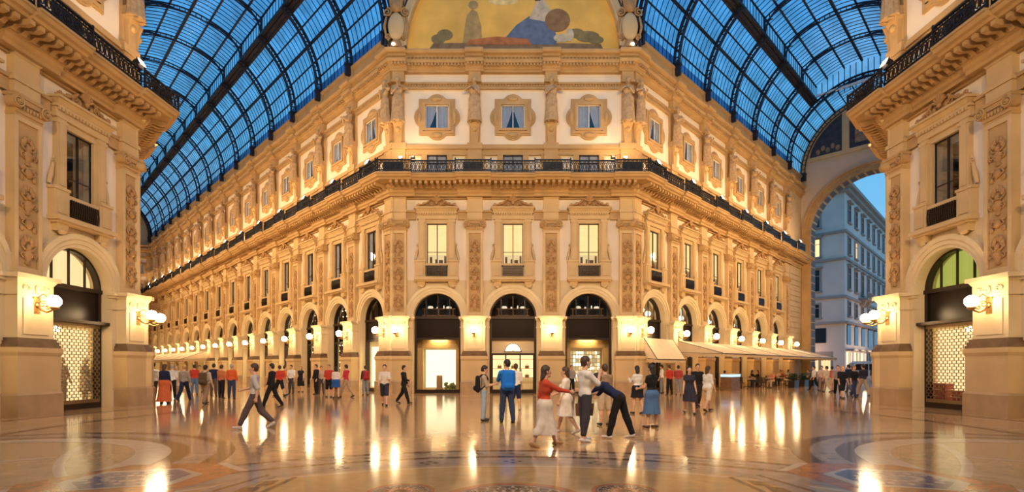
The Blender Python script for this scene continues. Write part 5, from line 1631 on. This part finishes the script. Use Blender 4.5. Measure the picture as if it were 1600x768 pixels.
# local x runs along the receding side, local y (left) along the side facing the arch
b = MB(); b.box(0, 46, 0, 26, 0, 28.0); b.build('wall', [PAL], pr)
b = MB(); b.box(-1.1, 47, -1.1, 27, 27.7, 28.2); b.box(-.6, 46.5, -.6, 26.5, 27.2, 27.7); b.build('roof_eaves', [PALT], pr)
for z, t in ((21.6,.3),(17.6,.25),(12.0,.3),(8.2,.5)):
    b = MB(); b.box(-t, 46.2, -t, 26.2, z-.25, z+.1); b.build('string_course', [PALT], pr)
def pwin(side, p, z, w, h, hood, lit=False, arch=False):
    f = MB()
    def bx2(p0, p1, d0, d1, z0, z1):
        if side == 'x': f.box(p0, p1, -d1, -d0, z0, z1)
        else: f.box(-d1, -d0, p0, p1, z0, z1)
    bx2(p-w/2-.22, p-w/2, 0, .14, z, z+h); bx2(p+w/2, p+w/2+.22, 0, .14, z, z+h); bx2(p-w/2-.22, p+w/2+.22, 0, .14, z+h, z+h+.22); bx2(p-w/2-.3, p+w/2+.3, 0, .3, z-.22, z)
    if hood: bx2(p-w/2-.4, p+w/2+.4, 0, .5, z+h+.22, z+h+.5)
    fr = f.build('window', [PALT], pr)
    f = MB(); bx2(p-w/2, p+w/2, .01, .05, z, z+h); g = f.build('pane', [LIGHTBOX_D if lit else PWIN], fr)
    f = MB(); bx2(p-.05, p+.05, .04, .1, z, z+h); bx2(p-w/2, p+w/2, .04, .1, z+h*.7, z+h*.7+.08); f.build('sash', [PALT], fr)
for k in range(9):
    p = 2.6+4.6*k
    pwin('x', p, 23.2, 1.4, 2.6, True); pwin('x', p, 18.4, 1.4, 2.5, False, lit=(k == 1)); pwin('x', p, 13.2, 1.5, 3.2, True); pwin('x', p, 9.2, 1.4, 2.1, False)
for k in range(4):
    p = 4.2+5.2*k
    pwin('y', p, 22.6, 1.9, 3.4, True); pwin('y', p, 18.2, 1.9, 2.6, True, lit=(k == 0)); pwin('y', p, 13.0, 1.9, 3.2, True); pwin('y', p, 9.0, 1.8, 2.0, False)
for k in range(8):
    p = 2.4+5.0*k
    b = MB(); b.box(p-1.5, p+1.5, -.12, -.02, .4, 3.8); b.build('lit_shopfront', [emat('street shop', (1.0,.82,.55), 1.6) if k < 3 else PWIN], pr)
    b = MB(); b.box(p-1.6, p+1.6, -1.0, -.1, 4.0, 4.25); b.box(p-.5, p-.4, -.2, -.1, .4, 3.8); b.box(p+.4, p+.5, -.2, -.1, .4, 3.8); b.build('shop_canopy', [PALT], pr)
    b = MB(); b.box(p-1.2, p+1.2, -.1, -.02, 4.9, 7.2); b.ring(p, 7.2, 0, 1.2, 0, PI, -.1, -.02, 12); b.build('arched_window', [PWIN], pr)
for k in range(3):
    p = 4+7*k
    b = MB(); b.box(-.12, -.02, p-2.4, p+2.4, .4, 3.9, 1)
    for q_ in (-1.6, 0, 1.6): b.box(-.16, -.12, p+q_-.6, p+q_+.6, .9, 3.0)
    b.build('lit_shopfront', [emat('street shop warm', (1.0,.72,.36), 1.3), PALT], pr)
    b = MB(); b.box(-.1, -.02, p-1.6, p+1.6, 5.2, 7.4); b.build('arched_window', [PWIN], pr)
b = MB(); b.box(9, 15, -1.3, 0, 12.2, 12.5)
for i in range(24): b.box(9+.26*i, 9.05+.26*i, -1.25, -1.2, 12.5, 13.4)
b.box(9, 15, -1.28, -1.18, 13.35, 13.45); b.taper(10, 10.6, 0, .6, 11.4, 12.2, .3); b.taper(13.4, 14, 0, .6, 11.4, 12.2, .3)
b.build('street_balcony', [PALT], pr)
# white minibus in the street
vx, vy = 41.0, 58.5
e = empty('minibus', (vx, vy, 0), D(160)); tag(e, 'white minibus parked in the street beyond the arch', 'van')
prof = [(-2.6,.35),(2.4,.35),(2.6,.7),(2.5,1.15),(1.95,2.0),(1.7,2.25),(-2.5,2.3),(-2.65,2.0)]
b = MB(); b.prism(prof, -.95, .95); b.build('body', [mat('white paint', (.75,.76,.78), .3)], e)
b = MB()
for y0 in (-.97, .95):
    b.box(-2.3, -.9, y0, y0+.02, 1.25, 1.95); b.box(-.8, .5, y0, y0+.02, 1.25, 1.95); b.prism([(.6,1.25),(2.15,1.25),(1.75,1.95),(.6,1.95)], y0, y0+.02)
b.build('side_window', [PWIN], e)
b = MB(); b.add([(2.5,-.85,1.2),(2.5,.85,1.2),(1.98,.8,2.02),(1.98,-.8,2.02)], [(0,1,2,3)]); b.add([(2.53,-.85,1.2),(2.53,.85,1.2),(2.01,.8,2.02),(2.01,-.8,2.02)], [(0,1,2,3)]); b.build('windscreen', [PWIN], e)
for sx in (-1.7, 1.7):
    for sy in (-.9, .9):
        b = MB(); b.tube([(sx, sy-.1, .34), (sx, sy+.1, .34)], .34, 18, 0); b.tube([(sx, sy-.11, .34), (sx, sy+.11, .34)], .18, 12, 1); b.build('wheel', [mat('tyre', (.02,.02,.02), .8), BRASS], e)
for sy in (-.7, .7):
    b = MB(); b.ball((2.58, sy, .85), (.06,.14,.1)); b.build('headlamp', [BULB], e)
# ------------------------------------------------------------------ people, each placed by the spot their feet take on the floor
WALK = dict(legL=(22,6,3), legR=(-16,16,3)); WALK2 = dict(legL=(-16,18,3), legR=(20,5,3)); STAND = dict(legL=(2,2,4), legR=(-2,3,4))
BLACK, NAVY, WHITE, CREAM, RED, ORANGE, GREY, BEIGE, JEANS, DENIM = (.012,.012,.014), (.014,.02,.06), (.72,.69,.64), (.68,.56,.42), (.50,.05,.03), (.60,.13,.03), (.25,.24,.23), (.5,.38,.26), (.03,.045,.10), (.11,.20,.36)
def at(px, fy, face, hgt, label, **k):
    x, y = pf(px, fy)
    for kk, vv in k.pop('pose', STAND).items(): k.setdefault(kk, vv)
    return person(x, y, face, hgt, label, **k)
PHONE = dict(armR=(25,4,75,-20), armL=(25,4,80,-20))
# near group on the open floor
r, i = at(756, 657, -80, 1.66, 'person in beige shirt and pale jeans with small black backpack', q=0, top=(.42,.34,.25), sleeve=.55, bcol=(.30,.38,.48), hair='black', armR=(20,2,80,-5), armL=(20,2,80,-5), look=(0,-18))
backpack(r, i, BLACK, 'small black backpack on the person in beige shirt')
r, i = at(792, 660, 12, 1.84, 'person in bright blue T-shirt and dark jeans with blue backpack', q=0, top=(.015,.16,.55), sleeve=.5, bcol=JEANS, hair='black', armL=(45,8,80,-20), armR=(10,6,30,0), legL=(4,2,5), legR=(-6,4,6), look=(35,0))
backpack(r, i, (.01,.15,.60), 'large blue backpack on the person in blue T-shirt')
at(806, 640, 5, 1.74, 'person in white T-shirt and dark shorts facing the shop door', q=0, top=WHITE, sleeve=.45, bottom='shorts', bcol=NAVY, hair='brown', shoes=(.5,.45,.4))
at(852, 697, -75, 1.70, 'woman in red top and long cream skirt stepping past the shop pier', q=0, top=(.55,.07,.03), sleeve=.95, bottom='skirt', bcol=(.72,.62,.5), blen=.75, female=True, hair='brown', hairlen=.5, armR=(62,8,18,0), armL=(-10,8,20,5), pose=WALK, shoes=(.4,.22,.08))
at(884, 676, 70, 1.66, 'woman in cream blouse and white skirt beside the man in white', q=0, top=(.82,.74,.62), sleeve=.7, bottom='skirt', bcol=(.75,.68,.6), blen=.55, female=True, hair='brown', hairlen=.3, armR=(15,6,60,-10), pose=WALK2, shoes=(.6,.5,.4))
at(914, 689, -70, 1.86, 'man in white T-shirt and dark rolled trousers with hand at his chin', q=0, top=WHITE, sleeve=.5, bcol=(.05,.045,.06), blen=.92, hair='brown', armR=(48,4,108,-22), armL=(8,6,25,0), shoes=(.7,.68,.65), legL=(4,3,4), legR=(-5,6,4))
r, i = at(968, 684, 60, 1.80, 'person in navy top and black trousers bending forward over a brown bag', q=0, top=NAVY, sleeve=.9, bcol=BLACK, hair='black', lean=58, armL=(62,22,30,0), armR=(48,8,45,-10), legL=(14,4,9), legR=(-14,4,9), shoes=(.6,.58,.55))
hand = r.matrix_basis @ Vector(i['mv'](i['arms'][1][2] + i['arms'][1][3]*.085))
e = empty('shoulder_bag', (hand.x, hand.y, hand.z-.57), .4); tag(e, 'brown shoulder bag held by the bending person', 'bag')
b = MB(); b.taper(-.2,.2,-.07,.07,0,.3,.02); b.build('bag_body', [mat('brown bag', (.16,.075,.03), .7, noise=.3, nscale=9)], e)
b = MB(); b.tube([(-.19,0,.28),(-.14,.02,.48),(0,.04,.56),(.14,.02,.48),(.19,0,.28)], .014, 6); b.build('bag_strap', [mat('brown strap', (.1,.05,.02), .7)], e)
at(945, 664, 20, 1.70, 'person in tan shorts standing behind the bending person', q=1, top=(.3,.2,.12), bottom='shorts', bcol=BEIGE, hair='brown')
at(996, 646, 25, 1.66, 'girl in white blouse and short black skirt with long dark hair', q=0, top=WHITE, sleeve=.9, bottom='skirt', bcol=BLACK, blen=.42, female=True, hair='black', hairlen=1.1, armL=(40,4,85,-15), pose=dict(legL=(6,4,4), legR=(-6,6,4)), look=(-25,-10))
at(1018, 668, 35, 1.70, 'woman in black top and blue denim skirt with long dark hair', q=0, top=BLACK, sleeve=.2, bottom='skirt', bcol=(.07,.15,.30), blen=.66, female=True, hair='black', hairlen=.85, armL=(20,8,60,-5), armR=(22,5,70,-15), shoes=(.08,.05,.04))
at(1077, 646, 170, 1.68, 'woman in dark sleeveless dress walking by the cafe', q=1, top=(.03,.03,.05), sleeve=.15, bottom='dress', blen=.5, female=True, hair='black', hairlen=.5, pose=WALK)
at(1090, 636, 175, 1.78, 'person in black shirt walking behind the dark-dressed woman', q=1, top=BLACK, bcol=(.04,.03,.03), hair='brown', pose=WALK2)
at(1106, 642, -60, 1.70, 'woman in white top and cream shorts walking towards the cafe', q=1, top=WHITE, sleeve=.6, bottom='shorts', bcol=CREAM, female=True, hair='brown', hairlen=.4, pose=WALK)
at(1046, 617, 20, 1.72, 'person in red shirt standing before the corner awning', q=2, top=RED, bcol=BLACK, hair='brown')
at(1060, 617, -20, 1.70, 'person in dark red shirt and grey trousers by the awning end', q=2, top=(.4,.06,.05), bcol=GREY, hair='black')
at(1034, 614, 60, 1.74, 'person in pale shirt beside the corner pier', q=2, top=WHITE, bcol=GREY, hair='black')
# street end, through the arch
for px, fy, f, h, t, bt, bc, lb in ((1316,622,180,1.70,BLACK,'shorts',BLACK,'blond person in black shirt and shorts coming from the street'), (1309,618,150,1.74,(.3,.22,.2),'trousers',BLACK,'person in brown shirt near the street arch'),
      (1334,621,185,1.72,BLACK,'trousers',JEANS,'ginger-haired person in black top and jeans by the street arch'), (1326,613,10,1.8,NAVY,'trousers',(.1,.1,.12),'person in navy shirt walking out to the street'),
      (1349,618,5,1.82,(.03,.03,.04),'trousers',BEIGE,'person in charcoal shirt and beige trousers near the arch'), (1366,612,170,1.74,(.09,.06,.05),'trousers',BLACK,'person in brown jacket before the minibus'),
      (1292,612,30,1.7,CREAM,'trousers',BEIGE,'person in cream clothes at the end of the cafe awning'), (1300,611,-20,1.68,(.5,.12,.1),'shorts',BEIGE,'person in red top by the last awning post'),
      (1284,610,150,1.72,(.6,.45,.33),'trousers',(.3,.2,.15),'person in peach shirt near the terrace end'), (1272,609,80,1.7,WHITE,'trousers',BLACK,'person in white shirt near the terrace end')):
    at(px, fy, f, h, lb, q=2, top=t, bottom=bt, bcol=bc, hair='blond' if 'blond' in lb else ('ginger' if 'ginger' in lb else 'black'), hairlen=.3 if 'blond' in lb or 'ginger' in lb else 0, pose=WALK if px % 2 else WALK2)
# crowd in the mouth of the long arcade
at(239, 629, 15, 1.86, 'man in white shirt and dark trousers seen from behind', q=1, top=WHITE, sleeve=.8, bcol=(.05,.03,.03), hair='black', pose=WALK)
at(257, 630, 10, 1.74, 'woman in navy top and long orange skirt', q=1, top=NAVY, sleeve=.7, bottom='skirt', bcol=(.55,.13,.05), blen=1.0, female=True, hair='brown', hairlen=.2)
at(228, 621, 60, 1.66, 'person in dark clothes beside the man in white shirt', q=2, top=(.08,.06,.05), bcol=BLACK, hair='black')
at(269, 622, 20, 1.72, 'person in white top and black trousers behind the orange skirt', q=2, top=WHITE, bcol=BLACK, hair='grey')
at(277, 618, 170, 1.68, 'woman in cream blouse and short skirt', q=2, top=CREAM, sleeve=.7, bottom='skirt', bcol=CREAM, blen=.45, female=True, hair='blond', hairlen=.3)
at(288, 626, 5, 1.76, 'person in grey sweater and navy trousers walking away', q=1, top=(.3,.25,.22), sleeve=1, bcol=NAVY, hair='blond', pose=WALK2)
at(304, 616, 30, 1.74, 'person in red shirt and blue jeans in the arcade crowd', q=2, top=RED, bcol=DENIM, hair='black')
at(312, 612, 200, 1.70, 'person in yellow shirt behind the red-shirted person', q=2, top=(.55,.38,.12), bcol=BEIGE, hair='brown')
r, i = at(321, 631, 0, 1.74, 'person in tan clothes wearing a brown backpack', q=1, top=(.5,.42,.32), sleeve=.8, bcol=(.25,.17,.11), hair='black', pose=WALK)
backpack(r, i, (.10,.065,.04), 'brown backpack on the person in tan clothes')
at(334, 619, 10, 1.78, 'person in dark navy shirt in the arcade crowd', q=2, top=NAVY, bcol=(.12,.08,.07), hair='black')
at(346, 622, -15, 1.72, 'person in orange shirt and dark trousers', q=1, top=(.5,.17,.07), bcol=BLACK, hair='brown')
at(362, 623, 10, 1.76, 'person in bright orange-red jacket and dark jeans', q=1, top=(.62,.11,.03), sleeve=1, bcol=JEANS, hair='grey')
at(217, 606, 90, 1.68, 'person in dark red shirt at the corner pier', q=2, top=(.15,.03,.03), bcol=BLACK, hair='black')
# strolling across the floor
at(398, 669, 105, 1.78, 'man in light grey shirt and dark shorts striding over the floor', q=0, top=(.45,.42,.40), sleeve=.6, bottom='trousers', bcol=(.10,.07,.07), blen=.95, hair='brown', pose=dict(legL=(26,6,3), legR=(-18,25,3)), armR=(25,8,50,0), armL=(-22,8,30,0), shoes=(.5,.47,.45))
at(425, 636, 95, 1.80, 'person in black clothes behind the striding man', q=1, top=BLACK, sleeve=.9, bcol=BLACK, hair='black', pose=WALK)
at(437, 619, 60, 1.74, 'person in red shirt and dark shorts walking past the arcade piers', q=2, top=RED, bottom='shorts', bcol=BLACK, hair='brown', pose=WALK)
at(445, 617, -60, 1.70, 'person in orange shirt and beige trousers near the arcade piers', q=2, top=ORANGE, bcol=BEIGE, hair='brown')
at(455, 615, 175, 1.72, 'person in white shirt and dark trousers near the dark shopfronts', q=2, top=WHITE, bcol=(.06,.06,.07), hair='black')
at(470, 612, 180, 1.66, 'woman in black dress before the string-light shop', q=2, top=BLACK, sleeve=.1, bottom='dress', blen=.6, female=True, hair='ginger', hairlen=.6)
at(494, 616, 140, 1.76, 'man all in black before the string-light shop', q=1, top=BLACK, sleeve=1, bcol=BLACK, hair='black')
at(502, 615, -150, 1.66, 'person in beige top beside the man in black', q=2, top=BEIGE, bcol=(.08,.07,.06), hair='brown')
at(514, 620, 180, 1.74, 'person in red T-shirt and black shorts before the second dark shop', q=1, top=RED, bottom='shorts', bcol=BLACK, hair='ginger')
at(525, 622, 10, 1.64, 'woman in white top and short blue skirt', q=1, top=WHITE, bottom='skirt', bcol=(.02,.09,.32), blen=.4, female=True, hair='black', hairlen=.3)
at(541, 620, 80, 1.78, 'person in red shirt and tan trousers facing the woman in blue skirt', q=1, top=(.5,.04,.06), bcol=(.42,.3,.2), hair='black', pose=WALK, armR=(20,4,60,-5))
r, i = at(571, 617, 30, 1.68, 'person in dark jacket and grey jeans by the lit corner shop', q=1, top=(.06,.045,.05), sleeve=.9, bcol=(.22,.25,.3), hair='brown')
backpack(r, i, (.35,.03,.04), 'red backpack on the person by the corner shop')
at(601, 633, 185, 1.76, 'man in white shirt and dark shorts before the corner pier', q=1, top=(.65,.58,.5), bottom='shorts', bcol=(.03,.03,.05), hair='brown', pose=WALK, armL=(30,8,60,-5))
at(631, 630, -95, 1.72, 'person in black clothes walking past the corner pier', q=1, top=BLACK, sleeve=.9, bcol=BLACK, hair='black', pose=WALK2, armR=(30,8,40,0))
at(893, 616, 200, 1.7, 'person in grey top by the lamp-tile shop window', q=2, top=GREY, bcol=BLACK, hair='brown')
# guests on the terrace chairs
for n_, (sx, sy, ang_, k, ti_, nm) in enumerate(SEATED):
    col = (WHITE, BLACK, (.5,.2,.12), NAVY, CREAM, (.35,.1,.08), GREY, WHITE)[n_]
    word = ('white shirt','black top','rust shirt','navy shirt','cream blouse','wine-red shirt','grey shirt','white blouse')[n_]
    person(sx, sy, ang_, 1.72, 'seated guest in %s at the %s' % (word, nm.replace(' under the long awning', '')), q=2, top=col, bcol=(BLACK, JEANS, BEIGE)[n_ % 3], hair=('black','brown','blond')[n_ % 3],
           hairlen=.4*(n_ % 2), female=bool(n_ % 2), seat=True, legL=(86,84,5), legR=(86,84,6), armL=(38,6,50,-8), armR=(42,6,60,-12))
# ------------------------------------------------------------------ sky, lights, camera
w = bpy.data.worlds.new('dusk'); SC.world = w; w.use_nodes = True
nt = w.node_tree; bg = nt.nodes['Background']
tc = nt.nodes.new('ShaderNodeTexCoord'); sep = nt.nodes.new('ShaderNodeSeparateXYZ'); nt.links.new(tc.outputs['Generated'], sep.inputs['Vector'])
r = nt.nodes.new('ShaderNodeValToRGB'); nt.links.new(sep.outputs['Z'], r.inputs['Fac'])
r.color_ramp.elements[0].position = .05; r.color_ramp.elements[0].color = (.24,.50,.74,1)
r.color_ramp.elements[1].position = .75; r.color_ramp.elements[1].color = (.028,.23,.64,1)
e2 = r.color_ramp.elements.new(.35); e2.color = (.11,.40,.70,1)
n = nt.nodes.new('ShaderNodeTexNoise'); n.inputs['Scale'].default_value = 3.5; n.inputs['Detail'].default_value = 6
nt.links.new(tc.outputs['Generated'], n.inputs['Vector'])
cr = nt.nodes.new('ShaderNodeValToRGB'); cr.color_ramp.elements[0].position = .52; cr.color_ramp.elements[1].position = .78
cr.color_ramp.elements[0].color = (0,0,0,1); cr.color_ramp.elements[1].color = (.5,.5,.5,1)
nt.links.new(n.outputs['Fac'], cr.inputs['Fac'])
mx = nt.nodes.new('ShaderNodeMixRGB'); nt.links.new(cr.outputs['Color'], mx.inputs['Fac']); nt.links.new(r.outputs['Color'], mx.inputs['Color1']); mx.inputs['Color2'].default_value = (.34,.50,.72,1)
nt.links.new(mx.outputs['Color'], bg.inputs['Color']); bg.inputs['Strength'].default_value = 1.45

def lamp(name, kind, loc, energy, col=(1.0,.67,.34), size=.3, aim=None, spot=120):
    d = bpy.data.lights.new(name, kind); d.energy = energy; d.color = col
    if kind == 'SPOT': d.spot_size = D(spot); d.spot_blend = .9
    if kind == 'AREA': d.size = size
    else: d.shadow_soft_size = size
    o = link(name, d, None, loc)
    if aim is not None: o.rotation_euler = (Vector(aim)-Vector(loc)).to_track_quat('-Z', 'Y').to_euler()
    return o
# added fill lights, no fixtures: behind the camera and along the arms
for i, x in enumerate((-6.5,-2.2,2.2,6.5)):
    lamp('rear_fill_light', 'SPOT', (x, .15, 14.1), 6500, aim=(x*1.1, CD, (9.5,3)[i in (1,2)]), spot=110, size=.4)
for s in (-1, 1):
    for k in range(6):
        a = Vector((-s*.70711, .70711)); p0 = Vector((s*-1*0, CY)) + a*(16.92+4+10*k) + Vector((-s*.70711, -.70711))*5.2
        if s < 0 and k > 2: continue
        lamp('arm_fill_light', 'SPOT', (p0.x, p0.y, 13.9), 5000, aim=(p0.x+s*11, p0.y+11, 9), spot=140, size=.4)  # added fill from balcony height onto the opposite arcade wall
# lamps under the street canopies and under the cafe awning, and added fill lights for the street building and the corner buildings
for x, y in ((2.4,-2.0),(7.4,-2.0),(12.4,-2.0)):
    p = pr.matrix_basis @ Vector((x, y, 3.9)); lamp('street_canopy_lamp', 'POINT', p, 160, col=(1,.74,.45), size=.2)
for y in (4, 11, 18):
    p = pr.matrix_basis @ Vector((-2.0, y, 3.9)); lamp('street_canopy_lamp', 'POINT', p, 110, col=(1,.70,.4), size=.2)
for q_ in ((-8, 9, 7), (9, -8, 7)):
    lamp('street_fill_light', 'POINT', pr.matrix_basis @ Vector(q_), 900, col=(1,.66,.36), size=.25)  # added warm fill on the palazzo, no lamp post stands here
for u in (7, 12, 17, 22, 27):
    x, y = wpt(WR, u, 1.2); lamp('awning_lamp', 'POINT', (x, y, 2.7), 90, col=(1,.62,.28), size=.12)
for s in (-1, 1):
    for yy in (9.0, 17.0):
        lamp('cross_fill_light', 'SPOT', (s*AP*.86, yy, 13.9), 1400, aim=(-s*AP, yy+3, 8.0), spot=110, size=.4)  # added fill thrown onto the opposite corner building, no fixture
cam = bpy.data.cameras.new('camera'); co = link('camera', cam); co.location = (0, 0, EYE_H); co.rotation_euler = (PI/2, 0, 0)
cam.sensor_width = 36; cam.lens = 36*F_PX/1600; cam.shift_x = -(CX-800)/1600; cam.shift_y = (Y0-384)/1600
SC.camera = co
SC.view_settings.view_transform = 'Standard'; SC.view_settings.look = 'None'; SC.view_settings.exposure = -0.2; SC.view_settings.gamma = 1.0; SC.view_settings.use_curve_mapping = False
SC.cycles.max_bounces = 8; SC.cycles.transparent_max_bounces = 16; SC.cycles.caustics_reflective = False; SC.cycles.caustics_refractive = False
SC.cycles.sample_clamp_indirect = 6.0; SC.cycles.use_denoising = True
